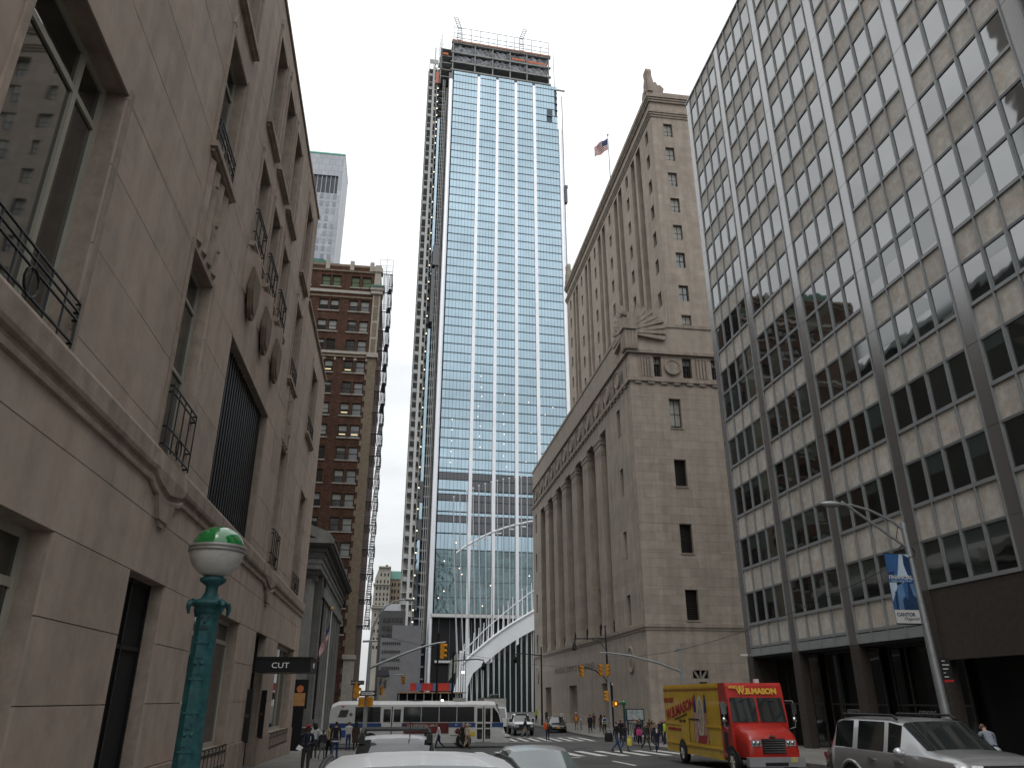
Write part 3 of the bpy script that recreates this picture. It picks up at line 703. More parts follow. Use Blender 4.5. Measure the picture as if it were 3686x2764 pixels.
# pediment
q = MB(U); ap = (-13.0, 16.2)
q.prism([(-5.2,61.4,13.4), (-5.5,61.4,13.9), (ap[0],61.4,ap[1]+.5), (ap[0],61.4,ap[1]-.05), (-6.4,61.4,13.4)], (0,30.3,0)); q.build('raking_cornice', CHL, ch)
q = MB(U); q.prism([(-6.4,62.3,13.4), (ap[0],62.3,ap[1]-.1), (ap[0],62.3,13.4)], (0,.5,0)); q.build('tympanum', CHS, ch)
piece('cornice_fascia', CHL, ch, -20,-5.15,61.3,61.5,13.05,13.42)
for i, x in enumerate((-6.95,-9.9,-12.9)):
    q = MB(U); q.lathe([(.62,-1.4),(.62,-1.1),(.52,-1.05),(.56,-.85),(.47,-.75),(.46,2),(.44,6),(.40,10.0),(.39,10.3),(.46,10.4),(.46,10.5),(.3,10.55)], (x,63.6,0), 22); col = q.build('column', CHL, ch)
    q = MB(U); q.box(x-.52,x+.52,63.15,64.05,10.75,10.95)
    for s in (-1, 1): q.cyl((x+s*.43,63.1,10.55),(x+s*.43,64.1,10.55),.21,n=14); q.cyl((x+s*.43,63.06,10.55),(x+s*.43,63.1,10.55),.1,n=10)
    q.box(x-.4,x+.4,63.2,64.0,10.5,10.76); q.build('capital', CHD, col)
piece('architrave', CHL, ch, -20,-6.35,63.1,64.1,10.96,11.2); piece('portico_floor', CHS, ch, -20,-6.2,62.6,66.2,-1.6,-1.0)
q = MB(U); q.cyl((-6.05,66.9,-1.2),(-6.05,66.9,11.1),.09,n=8); q.build('downspout', IRON, ch)
cf = thing('church_flag', 'striped national flag hanging limp from a gold topped pole before the church', 'flag', (-5.0*U, 63*U, gz(63)*U))
q = MB(U); q.cyl((-5.0,63,-1.2),(-5.0,63,8.15),.07,.045,8); q.build('flagpole', mat('white_pole', (.45,.44,.41), .5, var=.05), cf); q = MB(U); q.sphere((-5.0,63,8.28),.14,10,8); q.build('gold_ball', mat('gold', (.55,.33,.12), .3, metal=.8, var=0), cf)
flag(cf, (-5.04*U, 63*U, 7.3*U), 2.9*U, 1.2*U, (.2,.55), -1, FLM)
nb = thing('notice_board', 'black framed notice board with a glowing orange poster at the end of the limestone wall', 'notice board', (-5.4*U, 50*U, gz(50)*U))
q = MB(U); q.box(-5.85,-4.95,49.95,50.1,1.25,2.85); q.box(-5.7,-5.1,50.0,50.08,-1.0,1.25); q.build('frame', IRON, nb)
q = MB(U); q.box(-5.72,-5.08,49.93,49.949,1.4,2.1); q.build('poster', mat('poster_tan', (.36,.19,.07), .7, var=.25, scale=3, emit=.12), nb)
q = MB(U); q.cyl((-5.4,49.949,2.33),(-5.4,49.925,2.33),.2,n=16); q.build('lamp_glow', mat('poster_glow', (.4,.13,.05), .6, var=.3, scale=5, emit=.15), nb)
# ------------------------------------------------------------------ brown brick tower
BRK = mat('brown_brick', (.105,.052,.034), .9, var=.3, scale=.9, streak=.2, tint2=(.075,.04,.03), brick=dict(w=.5, h=.16, m=.012, v=.3, mk=.9, rot=(R(90),0,0)))
BRKS = mat('brown_brick_side', (.09,.05,.035), .9, var=.3, scale=.9)
QUO = mat('buff_quoin_stone', (.27,.215,.155), .9, var=.2, scale=2, rnd=.1)
WST = mat('white_terracotta', (.5,.46,.4), .8, var=.15, scale=2)
SASH = mat('dark_sash', (.03,.025,.022), .6, var=.1)
GLK = mat('apartment_glass', (.018,.02,.02), .06, ior=1.9, var=0)
BLND = mat('roller_blind', (.38,.39,.36), .8, var=.1)
GBL = mat('green_blind', (.16,.2,.12), .8, var=.1)
br = thing('brick_building', 'tall dark brown brick building with pale quoins and a fire escape', 'building', (-5*U, 100*U, 0))
FN = Fac('N', 100)
TOPS = [59.25,55.3,52.0,48.95,45.7,42.5,39.36,36.2,33.05,29.9,26.7,23.5,20.3,17.15,14.0,10.9]
COLS = [(-16.2,-14.95),(-13.5,-12.2),(-11.95,-10.7),(-9.25,-7.98),(-7.65,-6.35)]
op = [(a, b, t-1.8, t) for t in TOPS for a, b in COLS]
q = MB(U)
for r in cut(-24, -5.0, -1.5, 60.8, op): q.box(*FN.b(*r, -.5, 0))
q.build('front_wall', BRK, br)
q = MB(U); q.box(-24,-5.02,100.5,124,-1.5,60.6); q.build('body_wall', BRKS, br)
rr = random.Random(21)
LAMP = mat('lit_tube', (1,.78,.4), .5, var=0, emit=1.6)
for i, t in enumerate(TOPS):
    for j, (a, b) in enumerate(COLS):
        if j == 0 and i > 3: continue
        o = window(br, FN, a, b, t-1.8, t, -.22, SASH, GLK, trans=(.5,), fw=.1)
        s = rr.choice((0,.25,.45,.5,.8)) if i else .93
        if s: piece('blind', GBL if i == 0 else BLND, o, *FN.b(a+.12,b-.12,t-.1-s*1.6,t-.12,-.27,-.255))
        piece('sill', WST, o, *FN.b(a-.12,b+.12,t-1.98,t-1.83,.004,.14))
        if (i, j) in ((4,2),(7,3),(7,4),(6,3),(4,3)): piece('ceiling_tube', LAMP, o, *FN.b(a+.2,b-.25,t-1.35,t-1.27,-.26,-.25))
for z, h, m_ in ((56.35,.45,WST),(46.7,.4,WST),(46.2,.25,QUO),(59.9,.25,QUO),(55.6,.22,QUO)):
    piece('band_course', m_, br, *FN.b(-24,-5.9,z,z+h,.006,.16))
for j, (a, b) in enumerate(COLS[1:]):
    for u in (a-.15, b+.05): piece('keystone', WST, br, *FN.b(u,u+.25,45.72,46.1,.01,.1))
# corner pier: panelled terracotta above, toothed quoins below
piece('corner_pier', QUO, br, -6.0,-4.85,99.92,101.2,-1.4,46.6)
for i in range(58): piece('quoin', QUO, br, -6.0-(.28 if i % 2 else .0),-5.98,99.9,100.02, 46.0-.8*i-.72, 46.0-.8*i)
piece('terracotta_pier', WST, br, -5.95,-4.9,99.85,101.1,46.6,56.8)
for z in (47.0,49.6,52.2,54.6): piece('pier_panel', QUO, br, -5.75,-5.1,99.8,99.85,z,z+2.2)
for (z, h, e) in ((46.3,.7,.25),(56.4,.5,.3),(57.0,.5,.42),(57.5,.25,.55)): piece('pier_cap', WST if z < 57.2 else COPP, br, -5.95-e,-4.9+e,99.85-e,101.1+e,z,z+h)
piece('upper_pier', WST, br, -5.9,-5.0,99.88,101,57.75,61.4); piece('upper_pier_cap', WST, br, -6.1,-4.8,99.7,101.2,60.2,60.9)
for x in (-12.8,-9.3,-6.4): piece('parapet_block', WST, br, x-.3,x+.3,99.8,100.5,59.9+.3,61.75)
piece('parapet', QUO, br, -24,-5,99.95,100.6,60.8,61.2)
q = MB(U); q.prism([(-24,104,61),(-11.2,104,61),(-11.8,104,62.6),(-14,104,64.2),(-24,104,64.6)], (0,10,0)); q.build('copper_roof', COPP, br)
piece('dormer_window', GLK, br, -15.6,-13.8,103.9,104,61.6,62.8)
piece('corner_base_cap', WST, br, -6.2,-4.6,99.6,101.3,6.2,6.7); piece('corner_base', WST, br, -6.05,-4.78,99.8,101.25,-1.4,6.2)
# fire escape on the avenue side
fe = thing('fire_escape', 'black iron fire escape climbing the street side of the brown brick building', 'fire escape', (-4.2*U, 103*U, 8*U))
FEI = mat('fire_escape_iron', (.016,.018,.026), .6, metal=.3, var=.1)
lv = [3.15*i+10.2 for i in range(17)]
for i, z in enumerate(lv):
    q = MB(U)
    for k in range(7): q.box(-4.85+.21*k,-4.75+.21*k,100.9,106.5,z-.06,z)
    q.box(-4.85,-3.35,100.85,100.95,z-.1,z+.02); q.box(-3.42,-3.35,100.9,106.5,z-.1,z+.02)
    for hh in (.35,.7,1.05): q.cyl((-3.38,100.9,z+hh),(-3.38,106.5,z+hh),.025,n=4); q.cyl((-4.85,100.9,z+hh),(-3.38,100.9,z+hh),.025,n=4)
    for k in range(5): q.cyl((-3.38,100.9+1.4*k,z),(-3.38,100.9+1.4*k,z+1.05),.025,n=4)
    q.build('platform', FEI, fe)
    if i < len(lv)-1:
        q = MB(U)
        for k in range(11): 
            t = (k+.5)/11; q.box(-3.95,-3.45,101.4+4.2*t-.12,101.4+4.2*t+.12,z+3.15*t-.03,z+3.15*t+.03)
        for x in (-3.97,-3.43): q.cyl((x,101.4,z),(x,105.6,z+3.15),.05,n=4)
        q.build('stair', FEI, fe)
        q = MB(U)
        for k in range(9): q.box(-3.74,-3.36,100.86,100.92,z+.3+.32*k,z+.36+.32*k)
        for x in (-3.76,-3.34): q.cyl((x,100.89,z),(x,100.89,z+3.15),.035,n=4)
        q.build('ladder', FEI, fe)
q = MB(U)
for x in (-5.3,-4.3,-3.35): q.cyl((x,100.9,60),(x,100.9,63.1),.04,n=5)
for z in (61,62,63.05): q.cyl((-5.3,100.9,z),(-3.35,100.9,z),.035,n=5)
q.build('roof_cage', STEEL, fe)
# mass of older blocks behind the church, seen only mirrored in the office windows
ob = thing('old_block', 'grey roofed old block mirrored in the lower office windows', 'building', (-30*U, 80*U, 0))
q = MB(U); q.box(-42,-20,68,97,-1.5,46); q.build('wall', mat('old_block_stone', (.16,.15,.13), .9, var=.3, scale=.3, brick=dict(w=3, h=3.4, m=.9, v=.1, mk=.35, rot=(R(90),0,R(90)))), ob)
q = MB(U); q.prism([(-42,67.5,46),(-19.5,67.5,46),(-24,67.5,50),(-38,67.5,50)], (0,30,0)); q.build('roof', mat('lead_roof', (.13,.15,.145), .8, var=.15), ob)
# ------------------------------------------------------------------ distant buildings
FARG = mat('distant_grey_cladding', (.30,.325,.37), .5, var=.08, scale=.06, brick=dict(w=3.4, h=4.0, m=.18, v=.12, mk=.72, rot=(R(90),0,0)), ior=1.9)
FARW = mat('distant_pale_side', (.62,.64,.68), .4, var=.04, scale=.05, brick=dict(w=500, h=1.6, m=.25, v=.02, mk=.8, rot=(R(90),R(90),R(90))))
gt = thing('distant_tower', 'distant blue grey tower with a dark opening near its flat top', 'building', (-44*U, 300*U, 0))
q = MB(U)
for r in cut(-70, -36.05, -2, 239, [(-52,-38,217,227)]): q.box(*Fac('N',300).b(*r,-3,0))
q.build('front_wall', FARG, gt)
piece('opening', BLACK if False else mat('dark_louvre', (.04,.045,.055), .5, var=.3, scale=.3), gt, -52,-38,300.6,302,217,227)
for i in range(7): piece('opening_mullion', FARG, gt, -51.5+2*i,-51.2+2*i,300.3,300.6,217,227)
q = MB(U); q.box(-70,-36,303,322,-2,239); q.box(-36.1,-35.9,300.02,322,-2,239); q.build('side_wall', FARW, gt)
piece('roof_edge', mat('green_edge', (.1,.42,.3), .6, var=0), gt, -70,-35.8,299.8,322.2,239,239.7)
rr = random.Random(4)
for zz in range(0, 20):
    for xx in range(6):
        if rr.random() < .85: piece('window', mat('distant_window', (.26,.285,.33), .3, var=0, rnd=.2), gt, -54+xx*2.9,-52.4+xx*2.9,299.9,299.99,214-zz*4,216.6-zz*4)
CRM = mat('cream_terracotta', (.5,.47,.4), .85, var=.1, scale=.5, streak=.15)
wt = thing('cream_tower', 'far cream coloured classical tower beyond the pole and the hoist', 'building', (-8*U, 420*U, 0))
q = MB(U); q.prism([(-12.8,420,-2),(-4.3,420,-2),(-4.3,420,66.5),(-10.4,420,66.5),(-12.2,420,61),(-12.8,420,50)], (0,40,0)); q.build('wall', CRM, wt)
for z, e in ((45.5,.8),(46.5,.5),(57.5,.35),(66.5,.3)): piece('cornice', CRM, wt, -12.6-e+(2.2 if z > 60 else 0),-4.3+e*.3,419.4-e,440,z,z+.7)
for zz in (63.6,60,56.5,53.4,51,48.2,43,39,35,31,27):
    for xx in (-11.0,-9.2,-7.2,-5.4):
        if zz > 60 and xx < -10: continue
        piece('window', SASH, wt, xx-.35,xx+.35,419.85,419.95,zz-1.5,zz)
piece('roof_tank', SASH, wt, -7.2,-5.9,425,427,66.5,68.8)
tn = thing('tan_block', 'far tan block with a green copper roof edge beside the cream tower', 'building', (-1*U, 430*U, 0))
q = MB(U); q.box(-4.3,5,430,460,-2,62); q.build('wall', mat('tan_brick', (.36,.29,.22), .9, var=.12, scale=.4), tn); q = MB(U); q.prism([(-4.3,429.5,62),(5,429.5,62),(4,433,66.8),(-4.3,433,66.8)], (0,20,0)); q.build('copper_roof', COPP, tn)
for zz in (60,56.5,53,49.5,46,42.5):
    for xx in (-3,-1.6,.4,1.6): piece('window', SASH, tn, xx-.4,xx+.4,429.85,429.95,zz-1.7,zz)
dk = thing('dark_grey_block', 'dark grey office block in front of the cream tower', 'building', (-2*U, 260*U, 0))
q = MB(U); q.box(-5.5,3,260,285,-2,28.2); q.build('wall', mat('dark_grey_stone', (.065,.065,.066), .9, var=.15, scale=.4), dk); q = MB(U); q.box(-4.2,1.0,262,280,28.2,30.6); q.build('penthouse', mat('pale_grey_metal', (.4,.41,.42), .7, var=.1), dk)
for zz in (26,23.4,20.8,18.2):
    for xx in range(5): piece('window', SASH, dk, -4.2+1.35*xx,-3.3+1.35*xx,259.8,259.9,zz-1.3,zz)
lg = thing('light_grey_block', 'low light grey stepped block below the dark grey one', 'building', (-1*U, 245*U, 0))
LG = mat('light_grey_stone', (.14,.14,.145), .9, var=.1, scale=.4)
q = MB(U); q.box(-4.3,8,245,258,-2,18.8); q.box(-1.0,8,246,258,18.8,22.5); q.build('wall', LG, lg)
for zz in (17.6,15.2,12.9,10.6):
    for xx in range(9): piece('window', SASH, lg, -3.7+.62*xx,-3.3+.62*xx,244.85,244.95,zz-.75,zz)
tb = thing('turreted_house', 'small dark house with a peaked cornice at the end of the avenue', 'building', (-4*U, 225*U, 0))
q = MB(U); q.box(-4.2,-1.2,225,235,-2,7.5); q.build('wall', mat('old_tan_stone', (.17,.15,.12), .9, var=.2), tb); q = MB(U); q.prism([(-4.5,224.5,7.5),(-.9,224.5,7.5),(-1.3,224.5,9),(-4.1,224.5,9)], (0,10,0)); q.build('mansard_roof', mat('slate', (.03,.033,.04), .8, var=.1), tb)
for xx in (-3.6,-2.4): piece('window', SASH, tb, xx,xx+.7,224.85,224.95,4.5,6.8)
# ------------------------------------------------------------------ glass tower under construction (local frame, turned 3.8 degrees)
TG = mat('tower_glass', (.385,.50,.57), .06, metal=1, var=.09, scale=.11, rnd=.06, wave=.05, bscale=.3)
TGD = mat('tower_louvre', (.035,.04,.05), .35, var=.1, scale=.2, ior=1.9)
TGP = mat('podium_glass', (.15,.21,.225), .1, metal=.9, var=.35, scale=.12, wave=1.0, bscale=.45)
TMU = mat('tower_mullion', (.06,.085,.10), .4, metal=.4, var=0)
TWH = mat('white_metal_pier', (.70,.715,.74), .4, metal=1, var=.05, scale=.2)
TST = mat('raw_steel', (.26,.265,.255), .7, metal=.3, var=.25, scale=.3)
TARP = mat('grey_netting', (.3,.31,.33), .9, var=.45, scale=.35)
ORG = mat('orange_netting', (.62,.16,.06), .8, var=.2)
tw = thing('glass_tower', 'tall blue glass tower with white piers and unfinished steel at its top', 'building', (13.48*U, 290*U, 0), R(3.8))
def tp(name, m, *b): return piece(name, m, tw, *b, world=False)
def tm(q, name, m, **k): return q.build(name, m, tw, world=False, **k)
q = MB(U); q.box(.05,52.4,.35,52,29.3,289); q.box(-7.5,.05,9,48,-2,286); tm(q, 'core', TMU)
PI = [(11.71,13.06),(21.07,22.43),(30.40,31.78),(39.73,41.13)]
BAY = [(0,11.71,8),(13.06,21.07,6),(22.43,30.40,6),(31.78,39.73,6),(41.13,52.5,8)]
for a, b in PI:
    q = MB(U); q.box(a,b,-.7,.3,29.4,286.6); q.box(a+.35,b-.35,-.75,-.7,285.2,285.6)
    for k in range(24): q.box(a-.01,b+.01,-.705,-.69,32+10.6*k,32.12+10.6*k)
    tm(q, 'pier', TWH)
    tp('pier_foot', TWH, a+.1,b-.1,-.6,.3,-1.6,29.38)
def curve_col(x, z0, z1, r=1.1):
    q = MB(U); rows = []
    for z in (z0, z1): rows.append([(x+r*math.cos(t*math.pi/8), .3+r*math.sin(t*math.pi/8), z) for t in range(16)])
    q.grid(rows, True, True); q.box(x-r*.9,x+r*.9,0,.9,z1-.1,z1)
    return tm(q, 'corner_column', TWH)
curve_col(-1.4, -1.6, 282.6); curve_col(53.6, -1.6, 262)
rows = [282.04-4.18*k for k in range(48)]
for k, z in enumerate([286.5]+rows):
    tp('spandrel_line', TMU, -.02, 52.5, -.09, .34, z-.22, z+.22)
panes = []
for k in range(len(rows)+1):
    top = 286.28 if k == 0 else rows[k-1]-.22; bot = rows[0]+.22 if k == 0 else (rows[k]+.22 if k < len(rows) else 84.1)
    for (a, b, n) in BAY:
        for i in range(n):
            if a > 41 and k < 4 and i >= n-1: continue
            if a > 41 and k == 4 and i in (4,5): continue
            x0 = a+(b-a)*i/n; panes.append((x0+.05, x0+(b-a)/n-.05, 0, .3, bot, top))
for (a, b, n) in BAY: 
    for i in range(n): panes.append((a+(b-a)*i/n+.05, a+(b-a)*(i+1)/n-.05, 0, .3, 286.75, 288.6))
# parapet glass crosses the piers; bands of louvres and glass lower down
bands = [(81.0,84.0,'d'),(77.0,80.9,'g'),(75.3,76.6,'g'),(72.6,75.2,'d'),(68.5,72.5,'g'),(66.9,68.2,'g'),(64.3,66.8,'d'),(60.1,64.2,'g'),(53.9,59.8,'g')]
pod = []; dark = []
for (z0, z1, kd) in bands:
    for bi, (a, b, n) in enumerate(BAY):
        for i in range(n):
            kk = kd if (bi == 0 or z0 > 80 or z1 < 62) else ('d' if (z1-z0) > 2 else kd)
            bx = (a+(b-a)*i/n+.05, a+(b-a)*(i+1)/n-.05, 0, .3, z0+.1, z1-.1)
            (panes if kk == 'g' else dark).append(bx)
for z0, z1 in ((47.9,53.6),(42.1,47.7),(36.4,41.9),(30.7,36.2)):
    for (a, b, n) in BAY:
        for i in range(n): pod.append((a+(b-a)*i/n+.04, a+(b-a)*(i+1)/n-.04, -.02, .3, z0, z1))
    tp('spandrel_line', TMU, -.02, 52.5, -.1, .32, z1+.02, z1+.2)
pieces('pane', TG, tw, panes, 300, key=lambda b: b[4], world=False)
pieces('louvre_panel', TGD, tw, dark, 200, key=lambda b: b[0], world=False)
pieces('podium_pane', TGP, tw, pod, 150, key=lambda b: b[0], world=False)
tp('podium_ledge', mat('pale_ledge', (.5,.5,.49), .6, var=.05), -1, 54, -1.2, .3, 29.2, 30.4)
q = MB(U); q.box(-.5,53,1.2,3,-1.6,29.1); tm(q, 'lobby_wall', BLACK)
tp('lobby_lintel', MATS['pale_ledge'], 1,24,.4,1.15,13.6,14.4)
for k in range(6): tp('lobby_mullion', TMU, 2+4*k,2.25+4*k,.9,1.1,-1.6,29)
tp('open_window', TMU, 47.05,49.9,-.03,.1,269.9,273.6)
for (x, z) in ((46.5,62.2),):
    tp('open_window', BLACK, x-.7,x+.7,-.05,.05,z-1.5,z+1.5)
# unfinished steel floors above the glass
for x in (-.7,10.5,19.6,28.6,37.4,48.9): 
    q = MB(U); q.box(x-.28,x+.28,1.5,2.1,288,309); tm(q, 'steel_column', TST)
for z in (290.9,296.1,302.3,308.9):
    tp('steel_beam', TST, -1.6,50.0,1.3,2.3,z-.45,z+.45); tp('floor_deck', TST, -1.2,49.6,2.3,40,z-.2,z+.2)
rr = random.Random(9)
for (a, b) in ((-.4,10.2),(10.8,19.3),(19.9,28.3),(28.9,37.1),(37.7,48.6)):
    for (z0, z1) in ((296.7,301.8),(302.8,308.4)):
        n = 10; q = MB(U); rws = []
        for j in range(7):
            rws.append([(a+(b-a)*i/n, 2.6+.5*math.sin(i*1.9+j)+rr.uniform(-.3,.3), z0+(z1-z0)*j/6-(rr.uniform(0,.9) if j == 6 else 0)) for i in range(n+1)])
        q.grid(rws, False); tm(q, 'netting', TARP)
for (a, b, z) in ((29.5,36.5,303.6),(38,47.5,303.2),(-1.2,3,309.6)): tp('orange_net', ORG, a,b,1.2,1.28,z,z+1.0)
q = MB(U); q.box(0,49,6,40,288,309); tm(q, 'dark_interior', TMU)
tp('roof_edge_board', mat('rust_board', (.4,.2,.13), .8, var=.2), -1.4,50,1.0,1.25,309.3,310.2)
for i in range(12):
    x = -.7+49.7*i/11
    q = MB(U); q.cyl((x,1.2,310),(x,1.2,319),.17,n=4); 
    if i < 11 and i % 2 == 0: q.cyl((x,1.2,310.4),(x+4.5,1.2,314),.06,n=4); q.cyl((x+4.5,1.2,310.4),(x,1.2,314),.06,n=4)
    tm(q, 'safety_screen_post', TST)
for z in (312,314.8,318.9): q = MB(U); q.cyl((-.7,1.2,z),(49,1.2,z),.14,n=4); tm(q, 'safety_screen_rail', TST)
for x, s in ((1.2,-1),(33.4,1)):
    q = MB(U)
    for dx in (0,1.9):
        q.cyl((x+dx,.8,308),(x+dx,.8,318.2),.2,n=4); q.cyl((x+dx,.8,318.2),(x+dx+s*2.1,.8,325),.2,n=4)
    for k in range(8): q.cyl((x,.8,309+1.25*k),(x+1.9,.8,309+1.25*k),.12,n=4)
    for k in range(6): t = k/5; q.cyl((x+s*2.1*t,.8,318.2+6.8*t),(x+1.9+s*2.1*t,.8,318.2+6.8*t),.13,n=4); q.cyl((x+s*2.1*t,.8,318.2+6.8*t),(x+1.9+s*2.1*min(1,t+.2),.8,318.2+6.8*min(1,t+.2)),.04,n=4)
    tm(q, 'climbing_frame', TST)
for x, s in ((-6.2,-1),(51.6,1)):     # edge protection screens leaning at both sides
    q = MB(U)
    for k in range(5): q.cyl((x+s*.3*k,1+1.2*k,290),(x+s*.3*k,1+1.2*k,314-1.2*k),.1,n=4)
    for z in range(291, 314, 3): q.cyl((x,1,z),(x+s*1.2,5.8,z),.07,n=4)
    tm(q, 'edge_screen', TST)
for z in (287,291.5,296,300.5,305): tp('side_deck', TST, -6.5,-1,3,20,z-.25,z+.25); tp('side_beam', TST, -6.8,-6.3,2.6,3.0,z-5,z)
tp('orange_net', ORG, -5.6,-3,2.4,2.5,300.8,302)
tp('side_glass_top', TGD, -2.4,-.35,1.0,1.2,282.7,288)
for k in range(5): tp('bare_slab', TST, 50.5,52.8,.6,6,270+3.8*k,270.5+3.8*k)
tp('outrigger_beam', TST, 51,57,1,1.5,287.6,288.4)
# recessed east flank left of the white corner
for k in range(66): tp('flank_slab', mat('grey_slab', (.4,.41,.42), .8, var=.2, scale=.3), -7.6,-2.4,6.0,9,8+4.18*k,8.55+4.18*k)
tp('flank_glass', TG, -6.6,-5.5,5.2,6.0,66,262); tp('flank_glass', TG, -6.9,-5.8,5.2,6,32,58)
for x in (-4.9,-4.1,-3.4): 
    q = MB(U); q.box(x-.14,x+.14,2.2,2.5,20,284 if x < -3.6 else 270)
    for k in range(60): q.box(x-.32,x+.32,2.3,2.45,24+4.18*k,24.35+4.18*k)
    tm(q, 'guide_rail', mat('pale_rail', (.34,.34,.34), .6, metal=.3, var=.1))
tp('flank_shadow_wall', TST, -3.2,-2.5,3.0,9,20,280)
tp('hoist_car', TGD, -6.2,-3.6,1.6,3.6,178,188); tp('hoist_car', TGD, -6.4,-5.2,1.6,3.6,150,176)
for (z0,z1) in ((58,66),(72.6,81)): tp('flank_louvre', TGD, -7.2,-5.4,4.6,5.1,z0,z1)
# ------------------------------------------------------------------ outside hoist tower
ht = thing('hoist_tower', 'grey lattice construction hoist tower left of the glass tower', 'hoist', (13.48*U, 290*U, -1.2*U), R(3.8))
HG = mat('hoist_scaffold', (.36,.37,.36), .7, metal=.3, var=.25, scale=.4)
HP = mat('hoist_panel', (.45,.43,.4), .85, var=.35, scale=.25, rnd=.25)
def hp(name, m, *b): return piece(name, m, ht, *b, world=False)
q = MB(U)
for x in (-12.1,-10.1,-8.0):
    for y in (1.5,6.5): q.box(x-.13,x+.13,y-.13,y+.13,0,293.5)
q.build('mast', HG, ht, world=False)
q = MB(U); q.box(-8.6,-7.6,1.2,1.6,0,292); q.build('white_guide', mat('pale_guide', (.45,.46,.46), .6, var=.1), ht, world=False).location.x -= 1.6*U
HL = mat('work_lamp', (1,.85,.6), .5, var=0, emit=3)
bulb = MB(U); bulb.sphere((0,0,0), .26, 8, 6); bulbm = bulb.mesh('work_lamp', HL)
for k in range(70):
    z = 4.18*k+1.5
    hp('landing', HG, -12.2,-7.8,1.3,7,z-.22,z+.12)
    hp('back_panel', HP, -12.0,-8.1,6.6,6.7,z+.2,z+3.9)
    q = None
    hp('mesh_gate', HP, -10.0,-8.3,1.4,1.48,z+.1,z+1.6) if k % 2 else hp('mesh_gate', HG, -11.9,-10.3,1.4,1.48,z+.1,z+1.4)
    hp('bridge_wall', HP, -8.3,-6.6,6.5,7.2,z+.15,z+4.0); hp('bridge', mat('bridge_dark', (.12,.12,.125), .8, var=.1), -7.8,-6.7,3,7,z-1.2,z-.1)
    if k % 2 == 0 or k < 8 or k > 58:
        o = link('work_lamp', bulbm, ht, False, loc=((-7.4)*U, 2.6*U, (z+2.2)*U))
hp('machine_cage', HG, -12.1,-7.9,1.5,1.6,293.5,296.5); hp('red_hoist_car', mat('hoist_red', (.45,.16,.12), .7, var=.2), -8.9,-7.3,.6,1.3,281,288)
q = MB(U); q.box(-9.6,-9.0,2,2.6,293,305)
q.build('mast_tip', mat('pale_guide', (.45,.46,.46)), ht, world=False)
rh = thing('side_hoist_platform', 'small dark work platform hanging on the right edge of the glass tower', 'platform', (13.48*U, 290*U, 220*U), R(3.8))
q = MB(U); q.box(55.1,56.3,0,2,-1,7); q.box(55.3,56.6,0,2,7.3,9); q.build('cage', TGD, rh, world=False); q = MB(U); q.box(55.1,55.5,1,1.4,-210,64); q.build('guide_rail', STEEL, rh, world=False)
# interior lights glowing through the lower floors
for i, (x, z) in enumerate([(4.5,106),(4.6,101.6),(4.6,97),(4.4,92.5),(4.3,88),(16,126),(16.2,121),(16.5,117),(15.2,112.5),(15,108),(16,104),(15.8,99.6),(16.1,95),(26,118.5),(25,114.8),(25.6,110),(25.8,105.6),(26,101.2),(25.9,97),(25.7,92),(27,87.5),(36.3,116),(43,119),(46.8,114.5),(43.4,111),(37.2,102.5),(39,94.5),(35,90),(7.5,56.5),(3.2,49.5),(9,47),(3.4,38.5),(10,44.8),(21,41),(33,40),(36,45),(1.5,36),(18,33.5)]):
    o = link('ceiling_lamp', bulbm, tw, False, loc=(x*U, -.05*U, z*U)); o.scale = (.6,.2,.6) if z > 60 else (.75,.2,.75)
# ------------------------------------------------------------------ white ribbed station hall
OW = mat('white_rib_paint', (.74,.76,.78), .45, var=.06, scale=.4)
OG = mat('rib_grey', (.42,.43,.45), .4, metal=.3, var=.05)
OGL = mat('station_glass', (.018,.032,.028), .12, ior=1.5, var=.2, scale=.3)
oc = thing('station_hall', 'white winged station hall with tall thin ribs in front of the glass tower', 'station', (25*U, 200*U, -1.2*U))
rt_ = [(13.43,51.4),(15.05,52.3),(16.87,53.15),(18.54,54.0),(20.1,54.75),(21.8,55.3),(23.47,55.85),(25.1,56.3),(26.7,56.8),(28.35,57.1),(30.0,57.4),(31.65,57.65),(33.3,57.87),(35,58.1),(36.7,58.3)]
for i, (x, z) in enumerate(rt_):
    q = MB(U); xb = x+2.9-.28*i
    y = 199.2
    n = 7
    for k in range(n):
        a, b = k/n, (k+1)/n
        f = lambda t: (x+(xb-x)*(1-t)**1.35, y, -1.2+(z+1.2)*t)
        w = lambda t: .12+.05*(1-t)+(.5*(1-t)**6 if i == 0 else 0)
        q.cyl(f(a), f(b), w(a), w(b), 8, caps=(k in (0, n-1)))
    o = q.build('rib', OG, oc); q = MB(U); q.sphere((x,y,z), .24, 8, 6); q.build('rib_tip', OW, o)
# sweeping foot of the first rib
q = MB(U); rows = []
for t in range(9):
    s = t/8; z = -1.3+s*14; rows.append([(15.9-3.6*(1-s)**2.6+.02, 199.0, z), (16.5+.25*s, 198.2, z), (17.0, 199.0, z), (16.4, 200.5, z)])
q.grid(rows, True, True); q.build('swept_foot', OW, oc)
